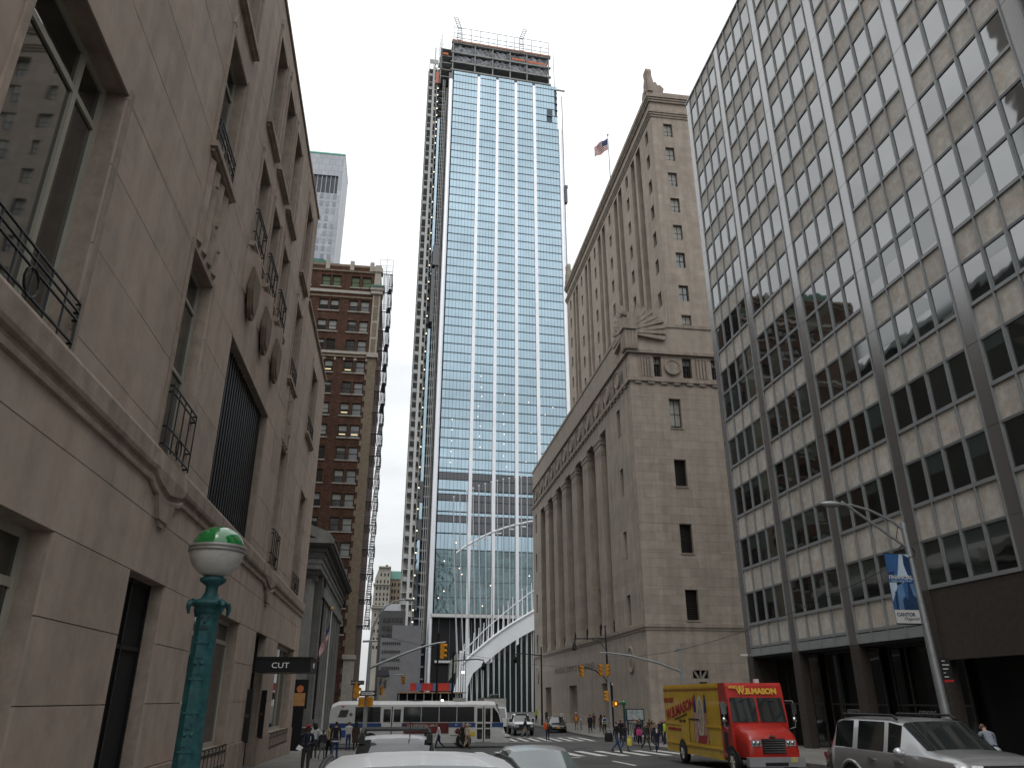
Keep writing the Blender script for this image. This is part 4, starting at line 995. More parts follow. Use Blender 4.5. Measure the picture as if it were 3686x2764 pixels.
# upper thin arch and lower white wall with spikes
arc = [(14.54,36.74),(16.6,38.3),(18.82,39.7),(21.4,41.2),(24.19,42.5),(27.3,43.7),(30.44,44.66),(33.84,45.47),(37,46)]
q = MB(U); q.tube([(x,199.6,z) for x, z in arc], .28, 8); q.build('upper_arch', OW, oc)
for x, z in ((19.4,39.6),(22.3,41.2),(25.6,42.7),(29,43.9),(32.2,44.7)): piece('arch_lamp', OW, oc, x-.7,x+.7,199.3,199.7,z-.75,z-.4)
top = [(16.6,9.5),(19.2,11.9),(23.3,15.2),(26.2,17.3),(29.3,19.3),(33.8,21.9),(38,24)]; bot = [(16.6,5.2),(19.1,7.3),(23.1,10.5),(27.0,13.5),(30.4,15.6),(33.8,17.4),(38,19.4)]
q = MB(U)
for (a, b, c, d) in zip(top[:-1], top[1:], bot[1:], bot[:-1]): q.prism([(p[0],198.6,p[1]) for p in (a,b,c,d)], (0,2.2,0))
q.build('sloping_wall', OW, oc)
q = MB(U); q.tube([(x,198.5,z+.1) for x, z in top], .3, 8); q.build('wall_edge', OW, oc)
q = MB(U); q.tube([(17.1,198.7,12.7),(22,198.7,17.6),(27.5,198.7,22.2),(33.7,198.7,26.9),(38,198.7,29.6)], .14, 6); q.build('spike_rail', OW, oc)
def zt(x):
    for (a, b) in zip(top[:-1], top[1:]):
        if a[0] <= x <= b[0]: return a[1]+(b[1]-a[1])*(x-a[0])/(b[0]-a[0])
    return 9
for i in range(16):
    x = 16.75+1.25*i; z0 = zt(x); h = 4.7+.185*i
    q = MB(U); q.cyl((x,198.7,z0),(x+.3-.03*i,198.7,z0+h),.2,.1,6); q.build('spike', OW, oc)
q = MB(U); q.prism([(17.2,200.2,-1.3),(38,200.2,-1.3),(38,200.2,19),(16.9,200.2,5.5)], (0,.4,0)); q.build('glass_wall', OGL, oc)
for i in range(16):
    x = 18.0+1.35*i
    zb = [b[1]+(c[1]-b[1])*(x-b[0])/(c[0]-b[0]) for b, c in zip(bot[:-1], bot[1:]) if b[0] <= x <= c[0]]
    if zb: q = MB(U); q.box(x-.09,x+.09,199.8,200.1,-1.3,zb[0]+.1); q.build('glass_mullion', OW, oc)
q = MB(U); q.prism([(16.6,198.5,5.2),(19.4,198.5,7.6),(17.2,198.5,2.2)], (0,1.5,0)); q.prism([(16.9,198.7,2.2),(18.3,198.7,4.5),(18.0,198.7,-1.3),(16.7,198.7,-1.3)], (0,1,0)); q.build('strut_wall', OW, oc)
# ------------------------------------------------------------------ site fence, scaffold shed and flags at the tower foot
sh = thing('scaffold_shed', 'red and orange construction shed at the foot of the glass tower', 'scaffold', (10*U, 150*U, -1.2*U))
REDB = mat('red_hoarding', (.5,.045,.03), .7, var=.25, scale=.5)
for i in range(4): piece('hoarding_panel', REDB, sh, 3.2+2.0*i,5.15+2.0*i,150,150.2,3.1,4.4)
for i in range(9): piece('shed_post', STEEL, sh, 1.2+1.5*i,1.35+1.5*i,150.2,150.4,-1.3,2.9)
piece('shed_roof', mat('plywood', (.3,.18,.09), .9, var=.3), sh, 1,13.4,149.9,158,2.7,2.9); piece('dark_passage', BLACK, sh, 1,13.4,157,157.3,-1.3,2.7)
for i in range(3): piece('blue_banner', mat('blue_banner', (.12,.16,.3), .8, var=.3, scale=2), sh, 4.3+3.0*i,5.2+3.0*i,149.9,149.97,3.1,4.4)
for i, (x, z) in enumerate([(3.3,-.1),(3.8,.3),(9.0,1.4),(9.4,.8),(12.6,6.2)]):
    t = thing('site_floodlight', ['low bright floodlight left of the red shed','second bright floodlight left of the red shed','bright floodlight under the red shed','lower bright floodlight under the red shed','bright floodlight above the shed beside the swept white foot'][i], 'floodlight', (x*U, 148*U, gz(148)*U), group='site floodlights')
    q = MB(U); q.cyl((x,148,gz(148)),(x,148,z-.2),.05,n=5); q.build('stand', IRON, t); q = MB(U); q.sphere((x,148,z), .24, 8, 6); q.build('lamp_head', mat('flood_lamp', (1,.93,.8), .4, var=0, emit=8), t)
fg = MB(U)
for i in range(5):
    t = thing('white_flag_pole', ['leftmost thin pale flagpole with a white flag near the swept white foot','second of the five pale flagpoles near the swept white foot','middle of the five pale flagpoles near the swept white foot','fourth of the five pale flagpoles near the swept white foot','rightmost of the five pale flagpoles near the swept white foot'][i], 'flagpole', ((11.0+.42*i)*U, 140*U, gz(140)*U), group='pale flagpoles')
    x = 10.75+.4*i; q = MB(U); q.cyl((x,140,-1.2),(x,140,9.2-.15*i),.08,.06,6); q.build('pole', STEEL, t)
    if i == 0:
        q = MB(U); rws = [[(x-.05-.28*k-.03*j, 140+.12*math.sin(k*1.4+j), 9.0-.35*k-.75*j) for k in range(5)] for j in range(5)]; q.grid(rws); q.build('flag_cloth', mat('pale_flag', (.5,.5,.45), .8, var=.2), t)
# ------------------------------------------------------------------ street furniture
TEAL = mat('subway_green_paint', (.012,.072,.08), .55, var=.4, scale=16, bump=.2, bscale=45, tint2=(.02,.085,.09))
TEALD = mat('subway_green_dark', (.006,.035,.04), .5, var=.1)
gl = thing('globe_lamp_post', 'tall teal cast iron lamp post with a green and white globe', 'lamp post', (-1.6*U, 7.1*U, 0))
GX, GY = -1.6*U, 7.1*U; zb = gz(7)*U
def gpart(q, n, m): return q.build(n, m, gl)
zc = (1.8+1.35*.888)*U
q = MB(); rows = []
for (r, z) in ((.17,zb),(.165,zb+.5),(.14,zb+.7),(.135,zb+1.0),(.105,zc-.62),(.1,zc-.6)):
    rows.append([(GX+r*math.cos(R(22.5+45*i)), GY+r*math.sin(R(22.5+45*i)), z) for i in range(8)])
q.grid(rows, False, True); q.cyl((GX,GY,zb),(GX,GY,zb+.25),.24,.2,8); gpart(q, 'post', TEAL)
for k in range(3):       # cast relief panels up the shaft
    z = zb+1.15+.62*k
    q = MB(); w = .075-.006*k; d = .115-.007*k
    for s in (-1,):
        q.box(GX-w,GX+w,GY-d-.012,GY-d+.02,z,z+.02); q.box(GX-w*.7,GX+w*.7,GY-d-.01,GY-d+.02,z+.05,z+.09); q.sphere((GX-w*.45,GY-d,z+.15),.02,8,6); q.sphere((GX+w*.45,GY-d,z+.15),.02,8,6); q.prism([(GX-w*.5,GY-d-.012,z+.2),(GX+w*.5,GY-d-.012,z+.2),(GX,GY-d-.012,z+.28)], (0,.03,0)); q.box(GX-w,GX+w,GY-d-.008,GY-d+.02,z+.33,z+.345)
    gpart(q, 'relief_ornament', TEAL)
q = MB(); z = zc-.72
for s in (-1, 1): q.box(GX+s*.035-.012,GX+s*.035+.012,GY-.108,GY-.1,z+.06,z+.085)
q.prism([(GX-.015,GY-.108,z+.02),(GX+.015,GY-.108,z+.02),(GX,GY-.108,z+.045)], (0,.01,0)); q.box(GX-.04,GX+.04,GY-.11,GY-.1,z-.04,z-.01); gpart(q, 'dark_slots', TEALD)
q = MB(); q.lathe([(.1,zc-.62),(.13,zc-.58),(.13,zc-.55),(.19,zc-.52),(.17,zc-.49),(.09,zc-.46),(.06,zc-.4),(.06,zc-.34),(.12,zc-.3),(.13,zc-.27),(.09,zc-.25)], (GX,GY,0), 20)
for a in range(4):
    t = R(45+90*a); q.tube([(GX+r*math.cos(t), GY+r*math.sin(t), z) for r, z in ((.14,zc-.52),(.2,zc-.5),(.225,zc-.55),(.21,zc-.62))], [.035,.03,.025,.012], 7)
gpart(q, 'collar', TEAL)
GR = .262
q = MB(); q.lathe([(GR*math.cos(R(a)), zc+GR*math.sin(R(a))) for a in range(-75, 1, 5)], (GX,GY,0), 28); gpart(q, 'white_globe_half', mat('milk_glass', (.5,.485,.45), .35, var=.14, scale=7, coat=.4))
q = MB(); q.lathe([(GR*.97*math.cos(R(a)), zc+.03+GR*.86*math.sin(R(a))) for a in range(0, 91, 5)], (GX,GY,0), 28); gpart(q, 'green_globe_half', mat('green_globe', (.004,.16,.03), .12, var=.1, scale=6, coat=1.0))
q = MB(); q.lathe([(GR*.99,zc-.02),(GR*1.05,zc-.015),(GR*1.05,zc+.012),(GR*1.02,zc+.016),(GR*1.06,zc+.02),(GR*1.05,zc+.05),(GR*.97,zc+.055)], (GX,GY,0), 28); gpart(q, 'band', mat('grey_band', (.26,.25,.24), .45, metal=.3, var=.05))

YEL = mat('signal_yellow', (.62,.27,.015), .55, var=.12, scale=4)
LENS = mat('dark_lens', (.01,.01,.01), .2, var=0)
def signal(t, x, y, z, face=-1, h=.9, lit=None, yaw=0, name='signal_head'):
    "three-lens signal head; face -1 looks towards the camera, +1 away, 0 edge-on"
    q = MB(); T = Matrix.Translation((x,y,z)) @ Matrix.Rotation(yaw, 4, 'Z'); q.T = T
    q.box(-.15,.15,-.12,.1,-h/2,h/2)
    for k in (-1,0,1): q.box(-.13,.13,.1,.13,k*h/3-.12,k*h/3+.12)
    o = q.build(name, YEL, t)
    q = MB(); q.T = T
    for k in (-1,0,1):
        zz = k*h/3
        for a in range(-2, 9): t0, t1 = R(a*22.5), R((a+1)*22.5); q._add([(.12*math.cos(t0),-.12,zz+.12*math.sin(t0)),(.12*math.cos(t1),-.12,zz+.12*math.sin(t1)),(.12*math.cos(t1),-.3,zz+.12*math.sin(t1)),(.12*math.cos(t0),-.3,zz+.12*math.sin(t0))], [(0,1,2,3)], True)
    q.build('visor', YEL, o)
    for k in (-1,0,1):
        q = MB(); q.T = T; q.cyl((0,-.125,k*h/3),(0,-.122,k*h/3),.1,n=14); q.build('lens', lit if (lit and k == 1) else LENS, o)
    return o
# left corner pole: mast arm, luminaire, signs, signals
lp = thing('signal_pole', 'grey signal pole with a long mast arm and curved street light left of the bus', 'signal pole', (-1.38*U, 46*U, gz(46)*U))
px_, py_ = -1.38, 46
q = MB(U); q.cyl((px_,py_,gz(46)),(px_+.02,py_,4.8),.135,.09,10); q.cyl((px_,py_,gz(46)),(px_,py_,gz(46)+.5),.22,.2,10); q.build('pole', STEEL, lp)
q = MB(U); q.tube([(px_,py_,3.35),(-.4,py_,3.75),(.7,py_,4.2),(1.7,py_,4.55),(2.4,py_,4.72),(2.9,py_,4.78)], [.075,.07,.065,.06,.05,.05], 8); q.build('mast_arm', STEEL, lp)
q = MB(U); q.tube([(px_,py_,4.7),(-1.3,py_,5.5),(-1.0,py_,6.2),(-.6,py_,6.75),(0,py_,7.05),(.5,py_,7.12)], [.06,.055,.05,.045,.04,.04], 8); q.build('luminaire_arm', STEEL, lp)
q = MB(U); q.sphere((.72,py_,7.1), .36, 12, 8, (1,.42,.26)); q.build('luminaire', mat('luminaire_grey', (.4,.42,.42), .5, metal=.3, var=.05), lp)
q = MB(U); q.cyl((-1.8,py_,4.78),(-.98,py_,4.82),.06,n=8); q.build('cross_bar', STEEL, lp)
signal(lp, 2.72*U, py_*U, 4.3*U, h=.95, yaw=R(75)); q = MB(U); q.cyl((2.72,py_,4.6),(2.72,py_,4.75),.04); q.build('hanger', STEEL, lp)
signal(lp, -1.95*U, (py_-.1)*U, 2.25*U, h=1.0, yaw=R(120)); signal(lp, -1.62*U, (py_-.3)*U, 1.63*U, yaw=R(200), h=.5, name='walk_signal'); signal(lp, -1.2*U, (py_-.3)*U, 1.63*U, yaw=R(150), h=.5, name='walk_signal')
SGB = mat('sign_black', (.012,.013,.013), .6, var=0); SGW = mat('sign_white', (.6,.6,.58), .6, var=0)
def plate(t, x0, x1, y, z0, z1, m, name): q = MB(U); q.box(x0,x1,y-.01,y+.01,z0,z1); return q.build(name, m, t)
s1 = plate(lp, -2.28,-1.55,py_-.22,2.5,2.72,SGB,'street_name_plate'); text('lettering','BARCLAY ST',.15*U,SGW,s1,(-1.92*U,(py_-.235)*U,2.61*U),(R(90),0,0),ext=.003)
s2 = plate(lp, -1.72,-.86,py_-.26,1.92,2.2,SGB,'one_way_plate')
q = MB(U); q.prism([(-1.66,py_-.275,1.98),(-1.12,py_-.275,1.98),(-1.12,py_-.275,1.95),(-.9,py_-.275,2.06),(-1.12,py_-.275,2.17),(-1.12,py_-.275,2.14),(-1.66,py_-.275,2.14)], (0,.006,0)); q.build('arrow', SGW, s2)
text('lettering','ONE WAY',.12*U,SGB,s2,(-1.36*U,(py_-.281)*U,2.06*U),(R(90),0,0),ext=.002)
# right: lantern pole with signals at the far corner
DG = mat('dark_green_iron', (.012,.018,.017), .5, metal=.3, var=.1)
rp = thing('lantern_signal_pole', 'dark lantern pole carrying two yellow signals before the limestone building', 'signal pole', (18.3*U, 68*U, gz(68)*U))
q = MB(U); q.cyl((18.35,68,-1.2),(18.25,68,3.9),.13,.11,10); q.build('pole', STEEL, rp); q = MB(U); q.cyl((18.25,68,3.9),(18.2,68,7.6),.1,.05,8); q.sphere((18.2,68,7.65),.1,8,6); q.build('upper_pole', DG, rp)
q = MB(U); q.tube([(18.2,68,6.65),(16.8,68,6.62),(15.4,68,6.6)], .05, 6); q.tube([(18.2,68,5.7),(17.7,68,6.3),(16.9,68,6.6)], .03, 5); q.cyl((15.4,68,6.6),(15.4,68,6.3),.03,n=5); q.build('lantern_arm', DG, rp)
q = MB(U); q.lathe([(.02,6.35),(.1,6.3),(.16,6.1),(.2,5.75),(.22,5.7),(.01,5.6)], (15.4,68,0), 12); q.build('bell_lantern', DG, rp)
q = MB(U); q.tube([(18.3,68,2.9),(17.9,68,3.5),(17.2,68,4.0),(16.4,68,4.25),(16.0,68,4.35)], .045, 6); q.build('signal_arm', DG, rp)
GLOW_R = mat('red_hand_light', (1,.18,.02), .5, var=0, emit=5)
signal(rp, 15.95*U, 67.8*U, 3.95*U, h=1.05, yaw=R(-55)); signal(rp, 17.6*U, 67.8*U, 4.05*U, h=1.1, yaw=R(-55)); signal(rp, 18.15*U, 67.7*U, 4.05*U, h=1.1, yaw=R(35))
signal(rp, 18.05*U, 67.7*U, 2.0*U, h=.95, yaw=R(-100))
q = MB(U); q.box(18.45,18.85,67.5,67.75,1.15,1.62); ws = q.build('walk_signal', YEL, rp); q = MB(U); q.box(18.62,18.82,67.47,67.49,1.2,1.57); q.build('lens', LENS, ws)
q = MB(U); q.sphere((18.7,67.46,1.4), .09, 8, 6, (.8,.2,1.3)); q.build('red_hand', GLOW_R, ws)
# near right corner: mast arm pole half hidden by the truck
mp_ = thing('mast_arm_pole', 'slim grey pole with a long mast arm rising behind the yellow truck', 'signal pole', (19.0*U, 52*U, gz(52)*U))
q = MB(U); q.cyl((19.0,52,-1),(19.0,52,4.9),.12,.09,10); q.build('pole', STEEL, mp_)
q = MB(U); q.tube([(19.0,52,3.45),(17.4,52,4.0),(15.6,52,4.42),(14.3,52,4.58),(13.5,52,4.6)], [.08,.07,.06,.05,.04], 8); q.build('mast_arm', STEEL, mp_)
q = MB(U); q.box(18.7,19.4,51.9,52.1,4.85,4.98); q.sphere((18.75,52,4.8),.12,8,6); q.build('camera_head', STEEL, mp_)
# street light with banner on the right pavement
sl = thing('banner_street_light', 'leaning grey street light with a blue vertical banner before the office block', 'street light', (18.55*U, 26*U, gz(26)*U))
q = MB(U); q.cyl((18.9,26,gz(26)),(18.62,26,7.9),.17,.1,10); q.build('pole', STEEL, sl)
q = MB(U); q.tube([(18.65,26,7.6),(18.2,26,7.95),(17.4,26,8.32),(16.7,26,8.5),(16.2,26,8.52)], [.06,.055,.05,.045,.045], 8); q.build('arm', STEEL, sl)
q = MB(U); q.cyl((18.7,26,6.9),(16.3,26,8.62),.05,n=8); q.build('brace', STEEL, sl)
q = MB(U); q.sphere((15.85,26,8.52), .42, 14, 8, (1,.42,.24)); q.build('luminaire', mat('luminaire_grey', (.4,.42,.42)), sl)
q = MB(U); q.sphere((15.82,26,8.45), .33, 12, 6, (1,.4,.2)); q.build('luminaire_lens', mat('luminaire_lens', (.2,.2,.19), .2, var=0), sl)
q = MB(U); q.tube([(18.6+.28*math.cos(t), 26+.1*math.sin(t), 6.85+.25*math.sin(t)) for t in [k*.6 for k in range(12)]], .018, 4); q.tube([(18.4,26,7.75),(18.25,26,7.3),(18.45,26,7.0)], .015, 4); q.build('cable_loop', IRON, sl)
BNB = mat('banner_blue', (.03,.10,.26), .7, var=.25, scale=1.5); BNS = mat('banner_sky', (.42,.52,.62), .7, var=.2, scale=1.5); BND = mat('banner_dark_blue', (.008,.035,.10), .7, var=.2, scale=2); BNM = mat('banner_mid_blue', (.10,.2,.36), .7, var=.2, scale=2); BNW = mat('banner_white', (.5,.5,.48), .7, var=.06)
bn = thing('street_banner', 'blue skyline banner with white lettering hanging on the right street light', 'banner', (18.05*U, 25.9*U, 4.2*U))
bx0, bx1, by = 17.57, 18.52, 25.9
q = MB(U)
def bq(m, pts, d): q.m = m; q.poly([(bx0+(bx1-bx0)*a, by-.012-.0015*d, 4.27+2.43*b) for a, b in pts])
bq(0, [(0,.19),(1,.19),(1,1),(0,1)], 0); bq(1, [(.35,.62),(.6,1),(1,1),(1,.62)], 1); bq(1, [(0,.5),(.45,.62),(1,.85),(.9,.62)], 2); bq(1, [(0,.3),(.38,.58),(0,.58)], 1); bq(2, [(.75,1),(1,.95),(1,.62),(.8,.7),(.72,.85)], 3); bq(2, [(0,.72),(.3,.75),(.15,.62),(0,.62)], 3)
bq(3, [(.3,.58),(.52,.58),(.6,.19),(.22,.19)], 2); bq(2, [(.1,.19),(.16,.45),(.24,.45),(.2,.19)], 3); bq(2, [(.42,.19),(.42,.33),(.55,.38),(.66,.33),(.75,.58),(.85,.58),(1,.4),(1,.19)], 4); bq(3, [(.82,.56),(.98,.56),(1,.36),(.9,.4)], 5)
bq(4, [(0,0),(1,0),(1,.188),(0,.188)], 0); bq(5, [(0,.585),(1,.585),(1,.665),(0,.665)], 6)
q.m = 5; q.box(bx0,bx1,by-.004,by+.012,4.27,6.7)
bo = q.build('cloth', [BNB,BNS,BND,BNM,BNW,BNB], bn)
text('lettering','FINANCIAL',.19*U,BNW,bn,((bx0+bx1)/2*U,(by-.026)*U,5.86*U),(R(90),0,0),ext=.002,off=.006,sx=.97)
text('lettering','Capital of the World',.095*U,BNS,bn,((bx0+bx1)/2*U,(by-.026)*U,5.735*U),(R(90),0,0),ext=.002)
text('lettering','CANTOR',.17*U,BND,bn,((bx0+.42)*U,(by-.018)*U,4.56*U),(R(90),0,0),ext=.002,off=.006)
text('lettering','Fitzgerald',.15*U,BND,bn,((bx0+.6)*U,(by-.018)*U,4.42*U),(R(90),0,0),ext=.002,shear=.4)
for zz in (6.72,4.25): q = MB(U); q.cyl((bx0,by,zz),(18.7,by+.1,zz),.02,n=6); q.build('bracket', IRON, bn)
ps = thing('parking_sign', 'black parking rules sign with a red bottom edge on the right street light', 'sign', (19.05*U, 25.85*U, 2.3*U))
q = MB(U); q.box(18.9,19.25,25.8,25.83,2.4,3.1); q.build('plate', SGB, ps); q = MB(U); q.box(18.9,19.25,25.79,25.83,2.33,2.4); q.build('red_edge', mat('sign_red', (.45,.02,.02), .6, var=0), ps)
for k, w in enumerate((.12,.26,.2,.08,.16)): q = MB(U); q.box(18.93,18.93+w,25.79,25.8,3.0-.13*k,3.03-.13*k); q.build('printed_line', SGW, ps)
# overhead wires
for k, (a, b, sag, lab) in enumerate((((-1.3,46,5.2),(18.2,68,4.2),.5,'thin dark cable strung from the left signal pole to the lantern pole'),((18.2,68,5.2),(18.6,26,6.6),1.1,'thin dark cable strung from the lantern pole to the banner street light'))):
    q = MB(U); pts = []
    for i in range(15):
        t = i/14; pts.append(tuple(a[j]+(b[j]-a[j])*t-(sag*4*t*(1-t) if j == 2 else 0) for j in range(3)))
    q.tube(pts, .012, 4); tag(q.build('overhead_cable', IRON), lab, 'cable', 'overhead cables')
# subway entrance and map board at the far right corner
sb = thing('subway_map_board', 'dark framed map board beside the green globe at the limestone corner', 'map board', (21*U, 69.8*U, gz(69)*U))
q = MB(U); q.box(20.2,21.85,69.8,69.95,.02,.98); q.box(20.3,20.42,69.85,69.95,-1.1,.02); q.box(21.6,21.72,69.85,69.95,-1.1,.02); q.build('frame', TEALD, sb)
q = MB(U); q.box(20.3,21.75,69.77,69.79,.1,.9); q.build('map', mat('map_print', (.34,.38,.38), .6, var=.45, scale=3.2), sb)
sg = thing('subway_globe_post', 'small green globe post beside the far map board', 'lamp post', (20.05*U, 69.8*U, gz(69)*U))
q = MB(U); q.cyl((20.05,69.8,-1.1),(20.05,69.8,1.25),.1,.08,8); q.build('post', TEALD, sg); q = MB(U); q.sphere((20.05,69.8,1.45), .22, 10, 7); q.build('globe', mat('green_globe', (.004,.16,.03)), sg)
se = thing('subway_entrance', 'dark green subway stair railing behind the waiting crowd', 'railing', (18*U, 60*U, gz(60)*U))
q = MB(U)
for x in [20.2+.25*i for i in range(10)]: q.cyl((x,69.4,-1.1),(x,69.4,-.2),.025,n=4)
q.box(20.1,22.7,69.35,69.45,-.2,-.12); q.build('railing', TEALD, se)
# poles and street lights beyond the crossing
for k, (x, y, h, lab) in enumerate(((4.6,86,9.5,'thin black pole beyond the bus near the swept white foot'),(6.1,84,7.6,'black lantern pole beyond the bus right of the thin pole'),(17.6,96,8.8,'dark lantern pole near the far end of the limestone building'))):
    t = thing('distant_lamp_pole', lab, 'lamp post', (x*U, y*U, gz(y)*U), group='distant lamp poles')
    q = MB(U); q.cyl((x,y,-1.2),(x,y,h-1.2),.12,.08,8); q.build('pole', DG, t)
    if k: 
        s = -1 if k == 2 else 1
        q = MB(U); q.tube([(x,y,h-2.2),(x+s*2.4,y,h-2.0),(x+s*3.2,y,h-2.1)], .06, 5); q.lathe([(.03,h-2.2),(.2,h-2.5),(.28,h-3.0),(.02,h-3.1)], (x+s*3.2,y,0), 10); q.build('lantern', DG, t)
ds = thing('distant_signal', 'far traffic signal on a curved arm beyond the bus roof', 'traffic signal', (-1.5*U, 92*U, gz(92)*U))
q = MB(U); q.cyl((-1.6,92,-1.2),(-1.6,92,4),.12,n=8); q.tube([(-1.6,92,2.6),(-.9,92,3.7),(.2,92,4.2),(1.2,92,4.3)], .06, 6); q.build('pole', STEEL, ds); signal(ds, 1.1*U, 92*U, 3.7*U, h=1.0, yaw=R(40)); signal(ds, -1.2*U, 92*U, 2.6*U, h=1.0, yaw=R(-30))
# site fence between the posts beyond the crossing
for i in range(3):
    t = thing('bollard', ['white topped bollard left of the dark parked car','white topped bollard in front of the orange vest worker','white topped bollard behind the dark parked car'][i], 'bollard', ((17.6+.7*i)*U, (92-5*i)*U, gz(90)*U), group='bollards on the far pavement')
    x, y = 17.6+.7*i, 92-5*i; q = MB(U); q.cyl((x,y,-1.1),(x,y,-.2),.09,n=10); q.build('post', STEEL, t); q = MB(U); q.sphere((x,y,-.2), .09, 8, 6); q.build('cap', SGW, t)
# ------------------------------------------------------------------ vehicles (local frame: +x forward, +y left, metres)
TYRE = mat('tyre_rubber', (.012,.012,.012), .85, var=.1)
RIM = mat('alloy_rim', (.4,.41,.42), .35, metal=.8, var=.05)
CGL = mat('car_glass', (.012,.016,.016), .04, ior=1.9, var=0)
CHR = mat('chrome', (.6,.61,.62), .18, metal=1, var=0)
HLT = mat('headlight_glass', (.55,.56,.56), .12, metal=.5, var=.3, scale=14)
HLIT = mat('headlight_lit', (1,.86,.62), .2, var=0, emit=1.6)
TLT = mat('tail_light', (.35,.01,.012), .25, var=0, coat=.5)
AMB = mat('amber_lens', (.6,.2,.02), .3, var=0)
PLA = mat('plate_orange', (.6,.3,.03), .6, var=.1)
PLAY = mat('plate_buff', (.5,.42,.18), .6, var=.2, scale=20)
TRIM = mat('black_trim', (.015,.015,.016), .5, var=0)
def vh(name, label, cat, x, y, rz, z=None): return thing(name, label, cat, (x*U, y*U, (gz(y) if z is None else z)*U), rz)
def wheel(t, x, y, r=.34, w=.22, rim=RIM):
    s = 1 if y > 0 else -1
    q = MB(); q.lathe([(r*.62,-w/2),(r*.93,-w/2),(r,-w*.35),(r,w*.35),(r*.93,w/2),(r*.62,w/2)], (x,y,r), 22, 'y'); o = q.build('wheel', TYRE, t, world=False)
    q = MB(); q.cyl((x,y-s*w*.1,r),(x,y+s*w*.42,r),r*.62,n=18)
    for k in range(6):
        a = R(60*k); q.box(x-.02,x+.02,y+s*w*.42-.01,y+s*w*.42+.012,r-.02,r+.02); q.cyl((x,y+s*w*.45,r),(x+r*.58*math.cos(a),y+s*w*.45,r+r*.58*math.sin(a)),.03,n=5)
    q.build('rim', rim, o, world=False); return o
def loft_car(t, st, paint, glass=CGL, roofmat=None, sideglass=(), ws=None, rw=None):
    """st rows: x, zb, zs, zt, half width, half width at top. sideglass: station index pairs; ws/rw: windscreen and rear window index pairs"""
    def sec(x, zb, zs, zt, w, wt):
        h = zs-zb
        return [(x,0,zb),(x,w*.9,zb),(x,w*.985,zb+h*.22),(x,w,zb+h*.55),(x,w*.985,zs-.03),(x,w*.955,zs),(x,wt,zt-.07 if zt-zs > .2 else zt-.01),(x,wt*.9,zt-.012),(x,wt*.5,zt+.012),(x,0,zt+.02)]
    S = [sec(*r) for r in st]; n = len(S[0])
    body = MB(); gl_ = {}
    for i in range(len(S)-1):
        for j in range(n-1):
            key = None
            for k, (a, b) in enumerate(sideglass):
                if a <= i < b and j == 5: key = ('side_window', k)
            if ws and ws[0] <= i < ws[1] and j >= 6: key = ('windscreen', 0)
            if rw and rw[0] <= i < rw[1] and j >= 6: key = ('rear_window', 0)
            for s in (1, -1):
                p = [(a, b*s, c) for a, b, c in (S[i][j], S[i+1][j], S[i+1][j+1], S[i][j+1])]
                if s < 0: p = p[::-1]
                if key is None: body._add(p, [(0,1,2,3)], True)
                else:
                    kk = key+(s,) if key[0] == 'side_window' else key
                    gl_.setdefault(kk, MB())._add(p, [(0,1,2,3)], True)
    for e in (0, -1):
        p = S[e]+[(a,-b,c) for a, b, c in S[e][-2:0:-1]]; body.poly(p if e else p[::-1])
    me = body.mesh('body', paint)
    import bmesh as _b; bm = _b.new(); bm.from_mesh(me); _b.ops.remove_doubles(bm, verts=bm.verts, dist=.0005); _b.ops.recalc_face_normals(bm, faces=bm.faces); bm.to_mesh(me); bm.free()
    o = link('body', me, t, False)
    for kk, g in gl_.items():
        me = g.mesh(kk[0], glass); bm = _b.new(); bm.from_mesh(me); _b.ops.remove_doubles(bm, verts=bm.verts, dist=.0005); bm.to_mesh(me); bm.free(); link(kk[0], me, t, False)
    return o
def part(t, name, m, *boxes):
    q = MB()
    for b in boxes: q.box(*b)
    return q.build(name, m, t, world=False)
